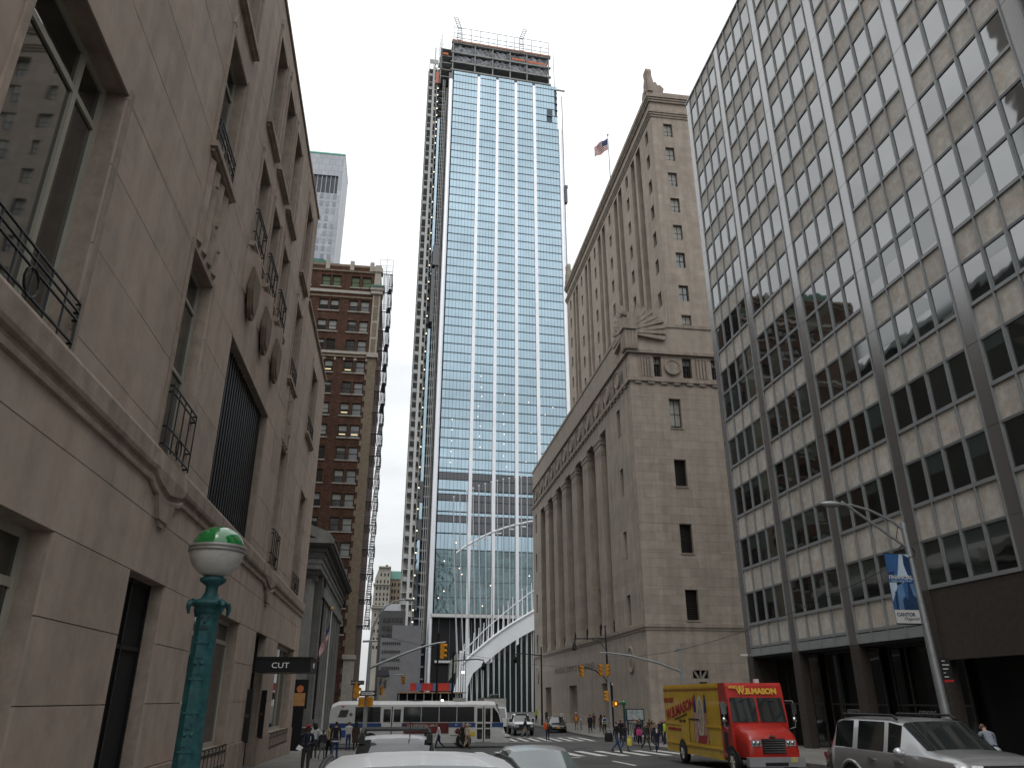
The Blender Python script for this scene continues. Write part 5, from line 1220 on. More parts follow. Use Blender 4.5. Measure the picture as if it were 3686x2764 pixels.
def sedan(t, paint, L=4.8, W=1.82, H=1.45, lights=True, wag=False):
    h = W/2; l = L/2
    st = [(-l,.45,.72,.74,h*.78,h*.72),(-l+.08,.3,.85,.9,h*.9,h*.8),(-l+.35,.25,.95,1.0,h*.97,h*.8),(-l+.75,.22,.97,1.05,h,h*.76)]
    if wag: st += [(-l+.8,.22,.98,1.1,h,h*.8),(-l+1.0,.2,.99,H-.12,h,h*.72),(-l+1.25,.2,.98,H-.02,h,h*.7),(-.6,.2,.97,H,h,h*.7)]
    else: st += [(-l+.95,.22,.98,1.12,h,h*.76),(-l+1.55,.2,.98,H-.05,h,h*.66),(-.6,.2,.97,H,h,h*.66)]
    a = len(st)-1
    st += [(.1,.2,.95,H-.005,h,h*.66),(.55,.2,.94,H-.07,h,h*.65),(1.35,.22,.93,1.0,h*.98,h*.8),(l-.8,.22,.88,.92,h*.97,h*.8),(l-.3,.25,.78,.82,h*.92,h*.76),(l-.06,.3,.66,.68,h*.82,h*.7),(l,.42,.58,.6,h*.7,h*.6)]
    rs = (4, 5) if not wag else (4, 6)
    loft_car(t, st, paint, sideglass=((rs[1]-(0 if wag else 0), a),(a, a+2)), ws=(a+2, a+3), rw=rs)
    for x in (-l+.95, l-.95):
        for s in (1, -1):
            wheel(t, x, s*(h-.07))
            q = MB(); q.lathe([(.01,0),(.40,0)], (x, s*(h+.003), .36), 20, 'y'); q.build('wheel_arch', TRIM, t, world=False)
    part(t, 'tail_light', TLT, (-l+.02,-l+.2,h*.58,h*.9,.72,.88)); part(t, 'tail_light', TLT, (-l+.02,-l+.2,-h*.9,-h*.58,.72,.88))
    part(t, 'headlight', HLT, (l-.28,l-.1,h*.5,h*.82,.62,.74)); part(t, 'headlight', HLT, (l-.28,l-.1,-h*.82,-h*.5,.62,.74))
    part(t, 'bumper', TRIM, (-l-.03,-l+.2,-h*.8,h*.8,.32,.45)); part(t, 'number_plate', PLA, (-l-.02,-l+.0,-.16,.16,.66,.8) if True else None)
    for s in (1, -1):
        q = MB(); q.sphere((.75, s*(h+.06), 1.0), .1, 8, 6, (.9,.9,.75)); q.build('wing_mirror', paint, t, world=False)
        part(t, 'door_handle', CHR, (-.9,-.72,s*(h*.975)-.02,s*(h*.975)+.02,.86,.89)); part(t, 'door_handle', CHR, (.05,.23,s*(h*.975)-.02,s*(h*.975)+.02,.85,.88))
    return t
WPT = mat('white_car_paint', (.82,.83,.85), .45, var=.03, scale=2, coat=.25, bump=.02, bscale=140)
SIL = mat('silver_car_paint', (.55,.57,.58), .32, metal=.5, var=.05, coat=.6)
SILD = mat('grey_suv_paint', (.33,.33,.335), .3, metal=.6, var=.05, coat=.7)
BLUD = mat('dark_blue_paint', (.012,.022,.045), .25, metal=.3, var=.05, coat=.8)
BLKP = mat('black_car_paint', (.010,.011,.013), .22, var=.02, coat=.8)
# near white car (only its roof reaches into view)
c1 = vh('white_car', 'nearest white car, only its rounded roof with dark roof strips showing', 'car', .2, 6.1, R(90))
sedan(c1, WPT, 4.9, 2.05, 1.79, wag=True)
for s in (1, -1):
    q = MB(); q.tube([(-1.25,s*.7,1.71),(-.6,s*.7,1.77),(.1,s*.7,1.765),(.55,s*.69,1.7)], .022, 6); q.build('roof_strip', TRIM, c1, world=False)
# white wagon ahead with roof rails
c2 = vh('white_wagon', 'white wagon with black roof rails and a thin aerial right ahead of the nearest car', 'car', .1, 14.2, R(90))
sedan(c2, WPT, 4.75, 1.9, 1.74, wag=True)
for s in (1, -1):
    q = MB(); q.tube([(-1.25,s*.6,1.68),(-1.2,s*.6,1.8),(-1.0,s*.6,1.85),(.2,s*.6,1.85),(.45,s*.6,1.8),(.5,s*.6,1.66)], .035, 8); q.box(-1.3,-1.0,s*.6-.05,s*.6+.05,1.66,1.8); q.build('roof_rail', TRIM, c2, world=False)
q = MB(); q.cyl((-.9,-.25,1.72),(-1.25,-.25,2.12),.012,.006,5); q.build('aerial', TRIM, c2, world=False)
q = MB(); q.tube([(-.5,-.6,1.86),(-.5,.6,1.86)], .03, 6); q.tube([(.1,-.6,1.86),(.1,.6,1.86)], .03, 6); q.build('cross_bar', TRIM, c2, world=False)
# silver sedan to the right
c3 = vh('silver_sedan', 'silver sedan with pale green tinted rear window in the middle lane', 'car', 2.52, 14.8, R(90))
GRG = mat('green_tinted_glass', (.06,.095,.09), .06, ior=2.1, var=.1)
CG_, CGL = CGL, GRG
sedan.__globals__['CGL'] = GRG; loft_car.__defaults__ = (GRG,)+loft_car.__defaults__[1:]
sedan(c3, SIL, 4.8, 1.82, 1.52)
sedan.__globals__['CGL'] = CG_; loft_car.__defaults__ = (CG_,)+loft_car.__defaults__[1:]
# far vehicles
c4 = vh('blue_grey_sedan', 'dark blue sedan with chrome window edge turning behind the pedestrians at left', 'car', -5.2, 52.6, R(180)); sedan(c4, mat('slate_paint', (.08,.09,.11), .3, metal=.4, var=.05, coat=.6), 4.8, 1.85, 1.46)
q = MB(); q.tube([(-1.5,.92,1.0),(-1.0,.8,1.38),(-.5,.7,1.45),(.3,.7,1.44),(1.2,.86,1.0),(-1.5,.92,1.0)], .02, 5); q.build('chrome_edge', CHR, c4, world=False)
c5 = vh('black_parked_car', 'black car parked at the far right kerb facing the crosswalk', 'car', 16.2, 80.5, R(-97)); sedan(c5, BLKP, 4.8, 1.88, 1.62, wag=True); part(c5, 'front_plate', PLA, (2.41,2.43,-.2,.2,.45,.6))
c6 = vh('dark_blue_car', 'dark blue car cut by the right edge of the view', 'car', 16.2, 17.2, R(-90)); sedan(c6, BLUD, 4.7, 1.9, 1.76, wag=True)
c7 = vh('dark_hidden_car', 'dark car squeezed between the red truck front and the grey suv', 'car', 13.6, 21.6, R(-90)); sedan(c7, BLKP, 4.7, 1.82, 1.45)
# grey seven-seat suv
sv = vh('grey_suv', 'grey boxy suv with lit headlights in front of the dark storefront', 'suv', 11.1, 16.2, R(-90)); sv.scale = (1.07,1.07,1.07)
H = 1.86; h = 1.0; l = 2.44
st = [(-l,.5,.95,1.0,h*.86,h*.8),(-l+.05,.4,1.1,1.25,h*.94,h*.84),(-l+.12,.35,1.18,1.5,h*.97,h*.82),(-l+.3,.32,1.2,H-.06,h*.99,h*.8),(-l+.6,.3,1.2,H,h,h*.8),(-1.35,.3,1.2,H+.01,h,h*.8),(-1.15,.3,1.19,H+.01,h,h*.8),(-.1,.3,1.18,H+.005,h,h*.8),(.05,.3,1.18,H,h,h*.8),(.5,.3,1.17,H-.06,h,h*.78),(1.25,.32,1.18,1.28,h*.99,h*.82),(1.7,.35,1.16,1.25,h*.98,h*.82),(2.1,.38,1.12,1.2,h*.96,h*.8),(2.34,.4,1.02,1.1,h*.9,h*.76),(l,.45,.7,.74,h*.82,h*.7)]
loft_car(sv, st, SILD, sideglass=((3,5),(6,7),(8,9)), ws=(9,10), rw=(2,3))
for x in (-1.42,1.42):
    for s in (1, -1):
        wheel(sv, x, s*(h-.08), .39, .26)
        q = MB(); q.lathe([(.01,0),(.47,0)], (x, s*(h+.004), .42), 24, 'y'); q.build('wheel_arch', TRIM, sv, world=False)
        q = MB(); q.tube([(x+.5*math.cos(R(a)), s*(h+.01), .42+.5*math.sin(R(a))) for a in range(0, 181, 15)], .045, 6); q.build('arch_flare', SILD, sv, world=False)
for s in (1, -1):
    q = MB(); q.prism([(2.45,s*.5,.84),(2.3,s*.9,.86),(2.2,s*.96,1.08),(2.41,s*.5,1.07)], (.02,0,.005)); q.build('headlight', HLT, sv, world=False)
    q = MB(); q.sphere((2.43,s*.66,.96), .075, 10, 7, (.5,1,1)); q.build('lamp', HLIT, sv, world=False); part(sv, 'turn_signal', AMB, (2.12,2.2,s*.93-.03,s*.93+.03,.82,1.0))
    part(sv, 'side_moulding', CHR, (-1.0,.9,s*(h+.005)-.02,s*(h+.005)+.02,.62,.67)); q = MB(); q.sphere((.78,s*(h+.14),1.22), .15, 10, 7, (.6,.9,.65)); q.build('wing_mirror', SIL, sv, world=False)
    for x in (-.55,.45): part(sv, 'door_handle', CHR, (x-.12,x+.12,s*h-.03,s*h+.03,1.0,1.04))
    q = MB(); q.tube([(-2.0,s*.72,1.84),(-1.9,s*.72,1.93),(.1,s*.72,1.93),(.25,s*.72,1.85)], .03, 6); q.build('roof_rail', TRIM, sv, world=False); part(sv, 'tail_light', TLT, (-l-.01,-l+.15,s*h*.8-.07,s*h*.8+.1,.95,1.3))
part(sv, 'grille', TRIM, (2.36,2.47,-.48,.48,.78,1.07))
for k in range(4): part(sv, 'grille_bar', CHR, (2.47,2.49,-.46,.46,.82+.066*k,.845+.066*k))
part(sv, 'emblem', CHR, (2.49,2.51,-.07,-.04,.86,1.0), (2.49,2.51,.04,.07,.86,1.0), (2.49,2.51,-.04,.04,.91,.94)); part(sv, 'bumper', SILD, (2.3,2.52,-.85,.85,.42,.68)); part(sv, 'front_plate', PLA, (2.52,2.53,-.16,.16,.5,.62))
# delivery step van
RED = mat('truck_red', (.42,.022,.014), .4, var=.16, scale=2.2, coat=.35, streak=.15); YLW = mat('truck_yellow', (.63,.40,.014), .45, var=.12, scale=2.2, coat=.3, streak=.12); LTY = mat('truck_lettering_yellow', (.7,.42,.06), .5, var=0); LTR = mat('truck_lettering_red', (.35,.025,.02), .5, var=.05)
tk = vh('delivery_truck', 'yellow and red delivery step van with red lettering and flags on its side', 'truck', 13.08, 31.2, R(-90)); L0, L1 = -4.7, 2.4; hw = 1.25; RH = 3.4
q = MB(); q.box(L0,L1,-hw,hw,.75,RH-.1); q.box(L0,L1,-hw+.05,hw-.05,RH-.1,RH); q.box(L0,-2.9,-hw+.01,hw-.01,.42,.75); q.box(-1.9,L1,-hw+.01,hw-.01,.42,.75); q.build('cargo_box', YLW, tk, world=False)
q = MB(); q.prism([(L1,-hw,.55),(L1+1.05,-hw,.55),(L1+1.05,-hw,1.85),(L1+.78,-hw,RH-.12),(L1+.7,-hw,RH),(L1,-hw,RH)], (0,2*hw,0)); q.build('cab', RED, tk, world=False)
q = MB(); rws = []
for x, z, w in ((L1+1.0,1.85,1.12),(L1+1.35,1.72,1.1),(L1+1.75,1.58,1.08),(L1+1.98,1.4,1.05),(L1+2.08,1.1,1.04),(L1+2.08,.72,1.04)): rws.append([(x,-w,.62),(x,-w,(z+.62)/2),(x,-w*.97,z-.1),(x,-w*.8,z),(x,0,z+.04),(x,w*.8,z),(x,w*.97,z-.1),(x,w,(z+.62)/2),(x,w,.62)])
q.grid(rws, True); q.poly(rws[-1]); q.build('bonnet', RED, tk, world=False)
for s in (1, -1):
    q = MB(); q.prism([(L1+1.064,s*.05,1.9),(L1+1.064,s*1.18,1.9),(L1+.875,s*1.14,2.82),(L1+.875,s*.05,2.82)], (.012,0,.003)); q.build('windscreen', CGL, tk, world=False)
    q = MB(); q.cyl((L1+.86,s*.35,2.78),(L1+.98,s*.75,2.68),.02,n=5); q.build('wiper', TRIM, tk, world=False)
    q = MB(); q.box(L1+1.85,L1+2.1,s*.72-.2,s*.72+.2,1.05,1.27); hl = q.build('headlight', HLT, tk, world=False)
    for d in (-.09,.09): q = MB(); q.sphere((L1+2.11,s*.72+d,1.16), .075, 10, 6, (.4,1,1)); q.build('lamp', CHR, hl, world=False)
    part(tk, 'side_window', CGL, (L1+.1,L1+.85,s*hw-.01 if s > 0 else s*hw-.012,s*hw+.012,1.75,2.55)); part(tk, 'step_panel', TRIM, (L1+.25,L1+.6,s*hw-.01,s*hw+.014,.75,1.5))
    q = MB(); q.tube([(L1+.95,s*hw,2.7),(L1+1.1,s*(hw+.28),2.7),(L1+1.1,s*(hw+.28),1.7),(L1+.95,s*hw,1.6)], .018, 5); mr_ = q.build('mirror_arm', CHR, tk, world=False)
    q = MB(); q.box(L1+1.06,L1+1.14,s*(hw+.28)-.1,s*(hw+.28)+.1,2.2,2.62); q.build('mirror', CHR, mr_, world=False); q = MB(); q.sphere((L1+1.1,s*(hw+.28),1.98), .11, 8, 6, (.5,1,1)); q.build('round_mirror', CHR, mr_, world=False)
    for x in (-2.4, L1+.95): wheel(tk, x, s*(hw-.08), .42, .26, mat('white_rim', (.5,.48,.42), .5, var=.1)); q = MB(); q.lathe([(.01,0),(.53,0)], (x, s*(hw+.008), .5), 22, 'y'); q.build('wheel_arch', TRIM, tk, world=False)
    part(tk, 'rub_rail', YLW, (L0,-2.35,s*hw-.02,s*hw+.04,1.62,1.7), (0.6,L1,s*hw-.02,s*hw+.04,1.62,1.7)); part(tk, 'skirt_rail', YLW, (L0,-2.9,s*hw-.02,s*hw+.04,.78,.86), (-1.85,L1,s*hw-.02,s*hw+.04,.78,.86)); part(tk, 'roof_trim', YLW, (L0,L1,s*hw-.02,s*hw+.03,RH-.18,RH-.08)); part(tk, 'roof_line', LTR, (L0,L1,s*hw-.0,s*hw+.012 if s > 0 else s*hw-.012,RH-.27,RH-.24))
part(tk, 'grille', TRIM, (L1+2.06,L1+2.12,-.48,.48,.8,1.32))
for k in range(6): part(tk, 'grille_bar', CHR, (L1+2.12,L1+2.15,-.47,.47,.83+.085*k,.86+.085*k))
part(tk, 'badge', CHR, (L1+2.0,L1+2.08,-.12,.12,1.38,1.44)); part(tk, 'front_bumper', mat('bumper_grey', (.33,.33,.35), .5, metal=.3, var=.08), (L1+2.0,L1+2.25,-1.15,1.15,.32,.66)); part(tk, 'bumper_slot', TRIM, (L1+2.25,L1+2.26,-.5,.45,.36,.48)); part(tk, 'number_plate', PLAY, (L1+2.25,L1+2.27,.55,.85,.48,.66)); part(tk, 'roof_box', SGW, (L1+.3,L1+.45,.25,.45,RH,RH+.16)); part(tk, 'roof_lamp', TRIM, (-.5,-.1,-.9,-.7,RH,RH+.1))
rx = math.pi/2
text('front_lettering','W.B.MASON',.3,LTY,tk,(L1+.87,.1,3.06),(R(82),0,R(90)),ext=.008,world=False,off=.018,sx=1.05); text('front_lettering','WHO BUT',.15,LTY,tk,(L1+.86,-.78,3.22),(R(82),0,R(90)),ext=.008,world=False,off=.008)
# vehicle's right side faces the camera (local -y)
def side_text(s, size, x, z, m=LTR, sx=1, ang=0, off=.02): return text('side_lettering', s, size, m, tk, (x,-hw-.012,z), (R(90),R(-ang),0), ext=.004, world=False, off=off, sx=sx)
side_text('W.B.MASON', .62, -2.5, 2.3, sx=1.15, ang=9, off=.03); side_text('WHO BUT', .3, -4.0, 2.7, off=.015); side_text('EVERYTHING FOR YOUR OFFICE', .12, -2.4, 1.98, mat('dark_lettering', (.06,.04,.02), .6, var=0), ang=9, off=.004); side_text('SINCE 1898', .17, -2.2, 1.8, MATS['dark_lettering'], off=.004); side_text('WWW.WBMASON.COM', .17, -3.4, 1.42, off=.006)
q = MB(); n = 26; q._add([(.15+.42*math.cos(2*math.pi*i/n),-hw-.008,2.05+.85*math.sin(2*math.pi*i/n)) for i in range(n)], [tuple(range(n))]); q.build('oval_emblem', SGW, tk, world=False)
q = MB(); q._add([(.15+.3*math.cos(2*math.pi*i/n),-hw-.011,2.05+.7*math.sin(2*math.pi*i/n)) for i in range(n)], [tuple(range(n))]); q.build('oval_field', mat('emblem_tan', (.45,.36,.28), .7, var=.4, scale=5), tk, world=False)
for s in (-1, 1):
    q = MB(); c = .15+s*.62
    q.m = 2; q.poly([(c-.17,-hw-.009,2.2),(c+.17,-hw-.009,2.2),(c+.1,-hw-.009,2.95),(c-.05,-hw-.009,2.95)])
    for k in range(7): q.m = k % 2; a = c-.25+.07*k; q.poly([(a,-hw-.009,.95+.06*(k % 3)),(a+.07,-hw-.009,.95+.06*(k % 3)),(a+.05-(s*.04),-hw-.009,2.2),(a-(s*.02),-hw-.009,2.2)])
    q.build('painted_flag', FLM, tk, world=False)
q = MB(); q.poly([(-.35,-hw-.0095,.95),(.7,-hw-.0095,.95),(.8,-hw-.0095,1.3),(-.2,-hw-.0095,1.25)]); q.build('ribbon', LTR, tk, world=False)
q = MB(); q.box(-1.35,-1.3,-hw-.013,-hw+.01,.95,1.9); q.box(-1.35,.0,-hw-.02,-hw+.01,1.88,1.94); q.build('side_door_frame', TRIM, tk, world=False)
# city bus
bs = vh('city_bus', 'white city bus with a blue stripe crossing the avenue', 'bus', 1.75, 53.9, 0); bl_ = 6.35; bw = 1.3
WB = mat('bus_white', (.58,.58,.57), .4, var=.08, scale=1.5, coat=.3); BLU = mat('bus_blue', (.012,.05,.17), .4, var=.1); BG = mat('bus_glass', (.008,.009,.009), .06, ior=1.7, var=0)
q = MB(); rws = []
for x, zr, zt_ in ((-bl_,.9,2.5),(-bl_+.12,.5,2.95),(-bl_+.5,.4,3.12),(-bl_+.9,.36,3.15),(bl_-1.3,.36,3.15),(bl_-.75,.36,3.12),(bl_-.3,.38,2.2),(bl_-.12,.4,1.5),(bl_,.45,1.1)):
    rws.append([(x,-bw*.98,zr),(x,-bw,zr+.4),(x,-bw,max(zr+.5,zt_-1.2)),(x,-bw*.95,zt_-.25),(x,-bw*.82,zt_-.06),(x,0,zt_),(x,bw*.82,zt_-.06),(x,bw*.95,zt_-.25),(x,bw,max(zr+.5,zt_-1.2)),(x,bw,zr+.4),(x,bw*.98,zr)])
q.grid(rws, False); q.poly(rws[0][::-1]); q.poly(rws[-1]); q.build('body', WB, bs, world=False)
yb = -bw
def bp(name, m, x0, x1, z0, z1, d=.015, tilt=True):
    q = MB(); q.box(x0,x1,yb-d,yb+.02,z0,z1); return q.build(name, m, bs, world=False)
bp('blue_stripe', BLU, -bl_+.05,bl_-.15,1.38,1.68)
bp('rear_window', BG, -4.55,-2.75,1.75,2.75,.03); 
def bdoor(x0, x1, n='door'):
    d = bp(n, WB, x0,x1,.42,2.78,.04)
    w = (x1-x0)/2
    for k in (0, 1):
        a = x0+.12+w*k; b = x0+w*(k+1)-.1
        for z0, z1 in ((.6,1.25),(1.35,1.62),(1.75,2.65)) if n == 'front_door' else ((1.75,2.6),):
            q = MB(); q.box(a,b,yb-.055,yb-.035,z0,z1); q.build('door_pane', BG, d, world=False)
    q = MB(); q.box(x0+w-.04,x0+w+.04,yb-.05,yb-.03,.42,2.78); q.build('door_seal', TRIM, d, world=False)
bdoor(-2.65,-1.2,'rear_door'); bdoor(4.15,5.35,'front_door')
for x0, x1 in ((-1.1,.15),(.2,1.45),(1.5,2.75),(2.8,4.05)): 
    bp('side_window', BG, x0,x1,1.75,2.75,.03)
q = MB(); q.prism([(5.4,yb-.02,1.72),(6.0,yb-.02,1.72),(5.82,yb-.02,2.3),(5.5,yb-.02,2.7),(5.4,yb-.02,2.7)], (0,.03,0)); q.build('driver_window', BG, bs, world=False)
q = MB(); q.prism([(6.2,-1.2,1.5),(5.72,-1.15,2.95),(5.72,1.15,2.95),(6.2,1.2,1.5)], (.03,0,.01)); q.build('windscreen', BG, bs, world=False)
bp('ad_panel', mat('dark_red_poster', (.10,.012,.012), .6, var=.5, scale=1.2), -1.05,2.2,.98,1.68,.03); text('ad_lettering','THE IMMORTAL LIFE OF',.23,SGW,bs,(.35,yb-.035,1.5),(R(90),0,0),ext=.003,world=False,sx=.95); text('ad_lettering','HENRIETTA LACKS',.23,LTR,bs,(.5,yb-.035,1.2),(R(90),0,0),ext=.003,world=False)
q = MB()
for k in range(8): q.box(-5.75+.02*k,-5.15+.02*k,yb-.03,yb+.02,2.1+.06*k,2.13+.06*k)
q.build('engine_grille', TRIM, bs, world=False)
for x, z, r in ((-4.85,2.25,.12),(2.75,1.1,.12)): q = MB(); q.cyl((x,yb-.02,z),(x,yb-.008,z),r,n=16); q.build('round_badge', mat('badge_green', (.1,.16,.12), .6, var=.4, scale=10), bs, world=False)
bp('red_marker', mat('marker_red', (.5,.03,.03), .5, var=0), -5.55,-5.35,2.75,2.82); text('fleet_number','M',.22,SGW,bs,(2.75,yb-.03,1.53),(R(90),0,0),ext=.003,world=False); text('fleet_number','MTA  8978',.15,SGW,bs,(3.5,yb-.03,1.53),(R(90),0,0),ext=.003,world=False)
part(bs, 'front_bumper', WB, (6.25,6.75,-1.2,1.2,.42,.82)); part(bs, 'bumper_strip', TRIM, (6.3,6.77,-1.22,-1.19,.66,.72)); part(bs, 'roof_unit', mat('roof_unit_grey', (.3,.29,.26), .7, var=.1), (2.6,3.5,-.6,.6,3.15,3.35)); part(bs, 'roof_hatch', TRIM, (-.6,.2,-.5,.5,3.15,3.22)); part(bs, 'skirt_line', TRIM, (2.3,4.1,yb-.02,yb+.01,.82,.85))
for x in (-3.4, 3.3):
    for s in (1, -1): wheel(bs, x, s*(bw-.09), .48, .28); q = MB(); q.lathe([(.01,0),(.56,0)], (x, s*(bw+.012), .5), 22, 'y'); q.build('wheel_arch', TRIM, bs, world=False)
# two pickups facing the crossing and a box truck behind them
NVY = mat('navy_hood', (.012,.016,.035), .35, var=.05, coat=.5)
for k, (x, y, lab) in enumerate(((9.0,76.5,'white roofed dark pickup truck just right of the bus'),(11.8,75.5,'white roofed dark pickup truck nearer the kerb, second from the bus'))):
    t = vh('pickup_truck', lab, 'truck', x, y, R(-90)); t['group'] = 'pickups waiting beyond the crossing'
    h = 1.0; st = [(-2.9,.6,1.15,1.2,h,h*.95),(-1.0,.6,1.15,1.2,h,h*.95),(-.98,.6,1.2,1.95,h,h*.78),(-.6,.6,1.2,2.0,h,h*.78),(.4,.6,1.2,1.99,h,h*.78),(.75,.6,1.22,1.9,h,h*.76),(1.35,.62,1.2,1.28,h,h*.85),(2.3,.62,1.15,1.24,h,h*.85),(2.75,.62,1.1,1.15,h*.97,h*.82),(2.8,.6,.7,.75,h*.95,h*.8)]
    loft_car(t, st, WPT, sideglass=((3,5),), ws=(5,6))
    part(t, 'front_fascia', NVY, (2.72,2.86,-.95,.95,.5,1.08)); part(t, 'grille', TRIM, (2.86,2.9,-.55,.55,.72,1.02)); part(t, 'front_bumper', CHR if k == 0 else TRIM, (2.85,2.98,-.95,.95,.52,.66)); part(t, 'front_plate', PLA, (2.9 if k == 0 else 2.98,2.92 if k == 0 else 3.0,.1 if k == 0 else -.2,.5 if k == 0 else .2,.75 if k == 0 else .5,.92 if k == 0 else .66)); part(t, 'roof_visor', TRIM, (.5,.8,-.6,.6,1.96,2.02))
    for s in (1, -1):
        part(t, 'headlight', HLT, (2.8,2.9,s*.75-.15,s*.75+.15,.8,1.0)); q = MB(); q.box(.9,1.0,s*(h+.2)-.1,s*(h+.2)+.1,1.25,1.55); q.build('wing_mirror', TRIM, t, world=False)
        for xx in (-1.9,1.9): wheel(t, xx, s*(h-.12), .42, .28)
bt = vh('box_truck', 'white box truck standing behind the two pickups', 'truck', 10.3, 84, R(-90))
part(bt, 'cargo_box', mat('box_truck_white', (.45,.44,.42), .6, var=.15), (-4,2,-1.3,1.3,1.0,3.5)); q = MB(); q.prism([(2,-1.15,.6),(3.6,-1.15,.6),(3.6,-1.15,1.5),(3.0,-1.15,2.5),(2,-1.15,2.6)], (0,2.3,0)); q.build('cab', WPT, bt, world=False); q = MB(); q.prism([(3.58,-1.05,1.55),(3.02,-1.0,2.45),(3.02,1.0,2.45),(3.58,1.05,1.55)], (.04,0,.02)); q.build('windscreen', CGL, bt, world=False)
part(bt, 'roof_rack', TRIM, (-2,2,-1.1,1.1,3.5,3.6)); q = MB()
for k in range(5): q.tube([(1.8-.7*k,-.9+.4*k,3.5),(2.2-.6*k,-.5+.3*k,3.95),(1.4-.6*k,.2,3.7)], .07, 5)
q.build('lift_arm', STEEL, bt, world=False)
for s in (1, -1):
    for xx in (-2.6,2.8): wheel(bt, xx, s*1.05, .45, .3)
# ------------------------------------------------------------------ people
def skel(pose):
    "joints of a 1.75 m figure looking along +x; returns joints, edges, radii"
    J = {}; E_ = []; Rr = {}
    lean = {'bend': R(42)}.get(pose, R(4) if pose.startswith('walk') else 0)
    def tor(h, y=0): return (math.sin(lean)*h, y, .95+math.cos(lean)*h)
    J['pel'] = (0,0,.95); Rr['pel'] = (.15,.125)
    J['wai'] = tor(.16); Rr['wai'] = (.135,.11); J['che'] = tor(.36); Rr['che'] = (.165,.12); J['sho'] = tor(.49); Rr['sho'] = (.12,.09)
    J['nec'] = tor(.56); Rr['nec'] = (.058,.058); J['hd0'] = tor(.63); Rr['hd0'] = (.075,.08); J['hd1'] = tor(.71); Rr['hd1'] = (.088,.102); J['hd2'] = tor(.79); Rr['hd2'] = (.07,.08)
    E_ += [('pel','wai'),('wai','che'),('che','sho'),('sho','nec'),('nec','hd0'),('hd0','hd1'),('hd1','hd2')]
    for s, n in ((1,'l'),(-1,'r')):
        sw = {'walk': .22*s, 'walk2': -.18*s}.get(pose, .03*s); bend = .12 if pose != 'hold' else 1
        J['hp'+n] = (0,s*.09,.9); Rr['hp'+n] = (.105,.1)
        if pose == 'bend': k, a = (.04,s*.1,.5), (0,s*.1,.09)
        else:
            k = (sw*.62+.05*(sw < 0)+.02, s*.095, .5); a = (sw*1.15-(.16 if sw < -.1 else 0), s*.1, .09+(.09 if sw < -.1 else 0))
        J['kn'+n] = k; Rr['kn'+n] = (.066,.066); J['an'+n] = a; Rr['an'+n] = (.045,.045); J['to'+n] = (a[0]+.17,s*.11,a[2]-.05); Rr['to'+n] = (.042,.035)
        J['sh'+n] = tor(.475, s*.185); Rr['sh'+n] = (.07,.065)
        b = J['sh'+n]
        if pose == 'hold': el = (b[0]-.02,b[1]+s*.05,b[2]-.29); wr = (b[0]+.22,b[1]-s*.06,b[2]-.3)
        elif pose == 'bend': el = (b[0]+.05,b[1]+s*.03,b[2]-.28); wr = (b[0]+.14,b[1],b[2]-.5)
        else: el = (b[0]-sw*.35-.03,b[1]+s*.045,b[2]-.28); wr = (b[0]-sw*.75+.05,b[1]+s*.05,b[2]-.52+abs(sw)*.12)
        J['el'+n] = el; Rr['el'+n] = (.05,.05); J['wr'+n] = wr; Rr['wr'+n] = (.036,.033); d = (Vector(wr)-Vector(el)).normalized()*.085; J['ha'+n] = tuple(Vector(wr)+d); Rr['ha'+n] = (.022,.042)
        E_ += [('pel','hp'+n),('hp'+n,'kn'+n),('kn'+n,'an'+n),('an'+n,'to'+n),('sho','sh'+n),('sh'+n,'el'+n),('el'+n,'wr'+n),('wr'+n,'ha'+n)]
    return J, E_, Rr
POSES = ['stand','walk','walk2','hold','bend']; protos = {}
for ps_ in POSES:
    J, E_, Rr = skel(ps_); ks = list(J); me = bpy.data.meshes.new('p'); me.from_pydata([J[k] for k in ks], [(ks.index(a), ks.index(b)) for a, b in E_], [])
    o = bpy.data.objects.new('p', me); COL.objects.link(o); md = o.modifiers.new('s', 'SKIN'); md.use_smooth_shade = True; md.branch_smoothing = .4
    for i, k in enumerate(ks): me.skin_vertices[0].data[i].radius = Rr[k]; me.skin_vertices[0].data[i].use_root = (k == 'pel')
    o.modifiers.new('u', 'SUBSURF').levels = 1; o.modifiers['u'].render_levels = 1
    protos[ps_] = (o, J, E_)
bpy.context.view_layer.update(); dg_ = bpy.context.evaluated_depsgraph_get()
BODY = {}
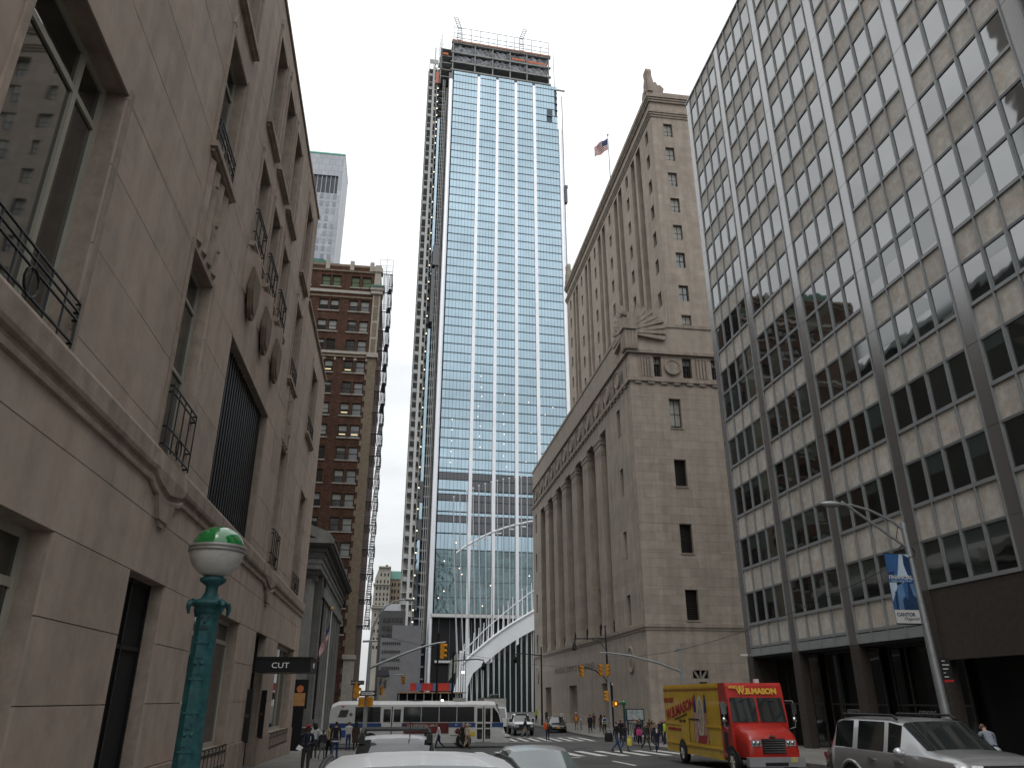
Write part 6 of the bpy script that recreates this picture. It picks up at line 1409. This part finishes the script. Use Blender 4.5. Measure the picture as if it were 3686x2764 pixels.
for ps_, (o, J, E_) in protos.items():
    me = bpy.data.meshes.new_from_object(o.evaluated_get(dg_)); vs = [tuple(v.co) for v in me.vertices]; fs = [tuple(p.vertices) for p in me.polygons]
    lab = {'wai':0,'che':0,'sho':0,'nec':3,'hd0':3,'hd1':3,'hd2':3}
    mi = []
    for f in fs:
        c = sum((Vector(vs[i]) for i in f), Vector())/len(f); best, bl = 9e9, 0
        for a, b in E_:
            A, B = Vector(J[a]), Vector(J[b]); d = B-A; t = max(0, min(1, (c-A).dot(d)/d.length_squared)); q_ = (c-A-d*t).length
            if q_ < best:
                best = q_; n = b[:2]
                bl = {'wa':0 if t > .1 else 1,'ch':0,'sh':0,'ne':3,'hd':3,'hp':1,'kn':1,'an':1 if t < .9 else 2,'to':2,'el':0,'wr':0,'ha':3}[n]
        if bl == 3 and best < .2:
            hc = Vector(J['hd1']); r = c-hc; up_ = (Vector(J['hd2'])-hc).normalized()
            if (c-Vector(J['nec'])).dot(up_) > .06 and (r.dot(up_) > .05 or r.x < -.015): bl = 4
        mi.append(bl)
    q = MB(); q.v = vs; q.f = fs; q.mi = mi; q.sm = [True]*len(fs)
    for n in 'lr':       # fingers, nose, ears
        A = Vector(J['ha'+n]); d = (A-Vector(J['wr'+n])).normalized(); s = 1 if n == 'l' else -1; sd_ = d.cross(Vector((0,1,0))).normalized()
        q.m = 3
        for k in range(4): a = A+sd_*(-.03+.02*k); q.tube([tuple(a), tuple(a+d*(.045-.004*abs(k-1.5))), tuple(a+d*.075+Vector((0,-s*.012,0)))], [.009,.008,.006], 5)
        a = A-d*.05+sd_*.03; q.tube([tuple(a), tuple(a+sd_*.03+d*.03), tuple(a+sd_*.035+d*.06)], [.011,.009,.007], 5)
    hd = Vector(J['hd1']); upv = (Vector(J['hd2'])-hd).normalized(); fv = Vector((upv.z,0,-upv.x))
    q.m = 3; p0 = hd+fv*.085; q.cyl(tuple(p0-upv*.0), tuple(p0+fv*.03-upv*.035), .008, .016, 6)
    for s in (1, -1): q.sphere(tuple(hd+Vector((0,s*.095,0))-upv*.02), .026, 6, 5, (.6,.35,1))
    q.m = 4
    for s in (1, -1): q.sphere(tuple(hd+fv*.082+Vector((0,s*.033,0))+upv*.005), .01, 5, 4)
    BODY[ps_] = q
    bpy.data.objects.remove(o)
def cloth(n, c): return mat('cloth_'+n, c, .9, var=.18, scale=9)
SKA, SKB = mat('skin_light', (.42,.24,.17), .6, var=.05), mat('skin_dark', (.12,.06,.04), .6, var=.05)
CL = {k: cloth(k, v) for k, v in dict(black=(.012,.012,.014), charcoal=(.035,.035,.038), grey=(.16,.16,.165), white=(.55,.55,.55), tan=(.33,.25,.15), denim=(.035,.06,.13), navy=(.012,.018,.04), brown=(.05,.032,.022), blue=(.03,.07,.26), red=(.3,.02,.02), purple=(.05,.04,.14), beige=(.42,.36,.27), khaki=(.28,.19,.12), plaid=(.2,.22,.26), maroon=(.1,.02,.025), hivis=(.45,.6,.03), orange=(.7,.15,.02), pink=(.5,.06,.22)).items()}
HB, HD, HG_ = mat('hair_black', (.012,.010,.009), .6, var=.1), mat('hair_brown', (.06,.035,.02), .6, var=.1), mat('hair_blond', (.35,.24,.12), .6, var=.1)
def person(label, x, y, h, face, pose, top, legs, hair=HB, skin=SKA, extra=(), walk_=True, g=None, shoes='black'):
    z = gz(y)+(.13 if walk_ else 0)
    t = thing('person', label, 'person', (x*U, y*U, z*U), R(face), g)
    me = BODY[pose].mesh('body', [CL[top], CL[legs], CL[shoes], skin, hair]); b = link('body', me, t, False); k = h/1.76; t.scale = (k,k,k)
    J = protos[pose][1]; hd = J['hd1']
    for e in extra:
        if e == 'long_hair': q = MB(); q.sphere((hd[0]-.04,0,hd[2]-.05), .13, 10, 8, (.8,1,1.5)); q.build('long_hair', hair, t, world=False)
        if e[:4] == 'coat':
            m = CL[e[5:]]; q = MB(); q.lathe([(.19,1.42),(.2,1.3),(.185,1.1),(.2,.9),(.22,.7),(.24,.5)], (0,0,0), 16); q.v = [(a*.72,b_,c) for a, b_, c in q.v]; q.build('coat', m, t, world=False)
        if e[:5] == 'skirt': m = CL[e[6:]]; q = MB(); q.lathe([(.16,1.02),(.19,.9),(.24,.4),(.26,.12)], (0,0,0), 16); q.build('skirt', m, t, world=False)
        if e[:3] == 'cap':
            m = CL[e[4:]]; q = MB(); q.sphere((hd[0],0,hd[2]+.055), .108, 12, 6, (1,.95,.62)); q.box(hd[0]+.05,hd[0]+.19,-.075,.075,hd[2]+.04,hd[2]+.055); q.build('cap', m, t, world=False)
        if e[:6] == 'helmet': q = MB(); q.sphere((hd[0],0,hd[2]+.05), .13, 12, 6, (1.05,.95,.75)); q.lathe([(.125,hd[2]+.03),(.17,hd[2]+.03)], (hd[0],0,0), 12); q.build('hard_hat', CL[e[7:]], t, world=False)
        if e[:4] == 'vest':
            m = CL[e[5:]]; q = MB(); q.lathe([(.2,1.46),(.215,1.3),(.2,1.05),(.2,.95)], (0,0,0), 16); q.v = [(a*.8,b_,c) for a, b_, c in q.v]; q.build('vest', m, t, world=False)
            q = MB(); q.lathe([(.222,1.22),(.222,1.16)], (0,0,0), 16); q.lathe([(.212,1.05),(.212,1.0)], (0,0,0), 16); q.v = [(a*.82,b_,c) for a, b_, c in q.v]; q.build('reflective_band', mat('reflective_yellow', (.6,.6,.12), .5, var=0), t, world=False)
        if e == 'shirt_front': q = MB(); q.box(.1,.135,-.05,.05,1.15,1.42); q.build('shirt_front', CL['white'], t, world=False)
        if e == 'hem': q = MB(); q.lathe([(.175,.9),(.18,.84)], (0,0,0), 14); q.build('hem', CL['white'], t, world=False)
    return t
def item(name, label, cat, x, y, dz, dims, m, walk_=True, r=0, handle=True):
    z = gz(y)*U+(.13*U if walk_ else 0)+dz; t = thing(name, label, cat, (x*U, y*U, z), R(r)); a, b, c = dims
    q = MB(); rows = []
    for zz, k in ((0,.85),(c*.2,1),(c*.7,1),(c,.8)): rows.append([(a/2*k*math.cos(i*math.pi/5)*1.05, b/2*k*math.sin(i*math.pi/5)*1.05, zz) for i in range(10)])
    q.grid(rows, True, True); q.poly(rows[0][::-1]); q.poly(rows[-1]); q.build('sack', m, t, world=False)
    if handle: q = MB(); q.tube([(-a*.25,0,c),(-a*.15,0,c+.12),(a*.15,0,c+.12),(a*.25,0,c)], .012, 5); q.build('strap', m, t, world=False)
    return t
P = person
P('man in red cap and dark plaid jacket walking toward the camera with white paper', -2.51, 26.6, 1.66, -92, 'hold', 'navy', 'charcoal', HB, SKB, ('cap_red',))
q = MB(); q.box(-.02,.02,-.1,.1,0,.16); pp = q.build('paper_sheets', mat('white_paper', (.6,.6,.58), .8, var=0)); pp.location = (-2.73*U, 26.3*U, gz(26)*U+1.0); pp.rotation_euler = (R(25),R(30),R(80)); tag(pp, 'white paper sheets held by the man in the red cap', 'paper')
P('woman in a white jacket with long black hair behind the red capped man', -3.18, 36.9, 1.62, 95, 'walk', 'white', 'charcoal', HB, SKB, ('long_hair',))
P('child in a grey jacket and pale trousers between taller pedestrians', -2.79, 36.3, 1.36, 80, 'walk2', 'charcoal', 'grey', HB, SKB)
P('person in a tan top and black trousers left of the black jacket man', -2.52, 36.6, 1.62, 100, 'walk', 'tan', 'black', HB, SKB)
P('man in a black jacket and blue jeans walking away past the white wagon', -2.23, 35.7, 1.74, 88, 'walk2', 'black', 'denim', HB, SKA, ('hem',), shoes='grey')
P('person in a white hooded top and jeans facing the bus', -2.2, 46.0, 1.66, 85, 'stand', 'white', 'denim', HD)
item('shoulder_bag', 'blue shoulder bag carried by the person in the white hooded top', 'bag', -2.5, 45.9, .75, (.32,.16,.42), CL['blue'])
P('woman in a long dark brown coat standing at the left kerb beside the signal pole', -1.8, 45.6, 1.64, 80, 'stand', 'brown', 'black', HB, SKB, ('coat_brown','long_hair'))
P('man in a white shirt seen over the white wagon in front of the bus', 2.9, 50, 1.68, 180, 'walk', 'white', 'navy', HB, SKB, walk_=False)
P('woman in dark clothes with fair hair stepping off in front of the bus', 4.45, 51.2, 1.68, 70, 'walk', 'maroon', 'black', HG_, SKA, ('coat_black',), False)
P('woman in a cream jacket and khaki trousers walking beside the bus front', 4.62, 50.2, 1.62, 60, 'walk2', 'beige', 'khaki', HG_, SKA, ('long_hair',), False)
item('yellow_handbag', 'yellow bag carried by the woman in the cream jacket', 'bag', 4.92, 50.0, .8, (.3,.14,.34), mat('bag_yellow', (.6,.45,.02), .6, var=.1), False)
item('pink_shoulder_bag', 'dark pink bag of the fair haired woman in front of the bus', 'bag', 4.12, 51.1, .95, (.26,.16,.34), CL['maroon'], False)
P('person in a dark jacket and grey trousers striding over the far crosswalk', 11.1, 68.5, 1.82, 5, 'walk', 'black', 'grey', HB, SKB, walk_=False)
P('person in dark clothes with an orange backpack on the far crosswalk', 12.1, 63.7, 1.7, 75, 'stand', 'brown', 'navy', HD, walk_=False)
item('orange_backpack', 'orange backpack worn on the far crosswalk', 'backpack', 11.86, 63.35, .95, (.34,.3,.52), mat('bag_orange', (.55,.09,.02), .8, var=.15), False)
P('worker in a yellow jacket and yellow helmet near the far bollards', 19.0, 108, 1.8, -60, 'stand', 'hivis', 'navy', HB, SKB, ('helmet_hivis',))
P('distant figure in dark clothes beside the worker in yellow', 20.0, 106, 1.74, -90, 'walk', 'charcoal', 'black')
P('distant person in a white top behind the black parked car', 20.6, 99, 1.74, -100, 'stand', 'white', 'black')
P('worker in an orange vest and white helmet walking past the doors', 18.3, 81, 1.84, 80, 'walk', 'charcoal', 'khaki', HD, SKA, ('vest_orange','helmet_white'))
P('person in a long black coat walking on the far right pavement', 18.1, 74.4, 1.82, 85, 'walk', 'black', 'black', HB, SKA, ('coat_black',))
P('person in a dark red jacket walking beyond the black coat', 20.6, 83, 1.78, 85, 'walk2', 'maroon', 'charcoal')
P('person in brown clothes walking left of the blue vest', 19.4, 75.5, 1.74, 80, 'walk', 'brown', 'black', HB, SKB, ('long_hair',))
P('man in a blue vest over white sleeves by the lantern pole', 18.5, 70.7, 1.8, 90, 'stand', 'white', 'black', HB, SKA, ('vest_blue',))
P('man in a black jacket and blue jeans crossing in front of the crowd', 12.0, 43.5, 1.8, 10, 'walk', 'black', 'denim', HD, SKA, (), False)
item('black_shoulder_bag', 'large black bag hanging behind the man in jeans', 'bag', 11.6, 43.6, .62, (.5,.22,.5), CL['black'], False)
P('short person in dark clothes just behind the man in jeans', 12.75, 44.6, 1.66, 30, 'walk2', 'black', 'denim', HB, SKB, (), False)
item('yellow_plastic_bag', 'yellow and white plastic bag carried over the near crosswalk', 'bag', 12.62, 43.2, .42, (.34,.2,.42), mat('plastic_yellow', (.6,.52,.08), .5, var=.3, scale=6), False)
P('man in a dark grey coat stepping onto the near crosswalk', 14.6, 46.6, 1.66, -60, 'walk', 'charcoal', 'charcoal', HG_, SKA, (), False)
P('grey haired man in a dark suit and white shirt near the yellow truck', 14.35, 43.9, 1.68, -95, 'walk2', 'navy', 'navy', mat('hair_grey', (.3,.3,.3), .6, var=.1), SKA, ('shirt_front',), False)
CR = [(15.5,55,1.7,'black','black',-70,'stand','crowd member in plain black at the left end of the waiting crowd'),(16.2,57,1.74,'purple','black',-100,'stand','crowd member in a purple blue jacket in the waiting crowd'),(15.9,52.2,1.64,'black','black',-80,'hold','crowd member in black holding a pink bag'),(16.7,54.6,1.7,'charcoal','navy',-120,'stand','crowd member in a charcoal coat at the middle of the waiting crowd'),(17.2,57.4,1.76,'grey','black',-60,'stand','crowd member in a grey jacket at the back of the crowd'),(17.85,56,1.74,'brown','black',-90,'stand','crowd member in a brown jacket behind the suited man'),(17.8,53.6,1.66,'navy','black',-70,'walk','crowd member in a navy jacket nearest the yellow truck'),(17.3,51.2,1.62,'hivis','navy',150,'stand','worker in a bright yellow jacket half hidden by the truck'),(16.4,50.8,1.6,'khaki','charcoal',-80,'walk2','crowd member in a khaki jacket stepping off the kerb'),(18.6,55.4,1.76,'black','charcoal',-110,'stand','tall crowd member in black before the map board')]
for x, y, h, a, b, f, po, lab in CR: P(lab, x, y, h, f, po, a, b, rr.choice((HB,HB,HD)), rr.choice((SKA,SKB)), ('long_hair',) if a in ('charcoal','khaki') else (), g='waiting crowd at the right corner')
item('pink_blue_bag', 'pink and blue bag held in the waiting crowd', 'bag', 15.75, 51.7, .6, (.4,.25,.42), CL['pink'])
P('man in a checked shirt bending beside the dark blue car', 16.0, 20.4, 1.86, 75, 'bend', 'plaid', 'navy', HD)
P('man in a white shirt with a dark strap walking behind the grey suv', 15.45, 21.2, 1.76, -60, 'walk', 'white', 'charcoal', HD)
P('person in dark clothes before the doorway behind the dark blue sedan', -5.0, 56, 1.72, 60, 'walk', 'charcoal', 'black', HB, SKB, walk_=False)
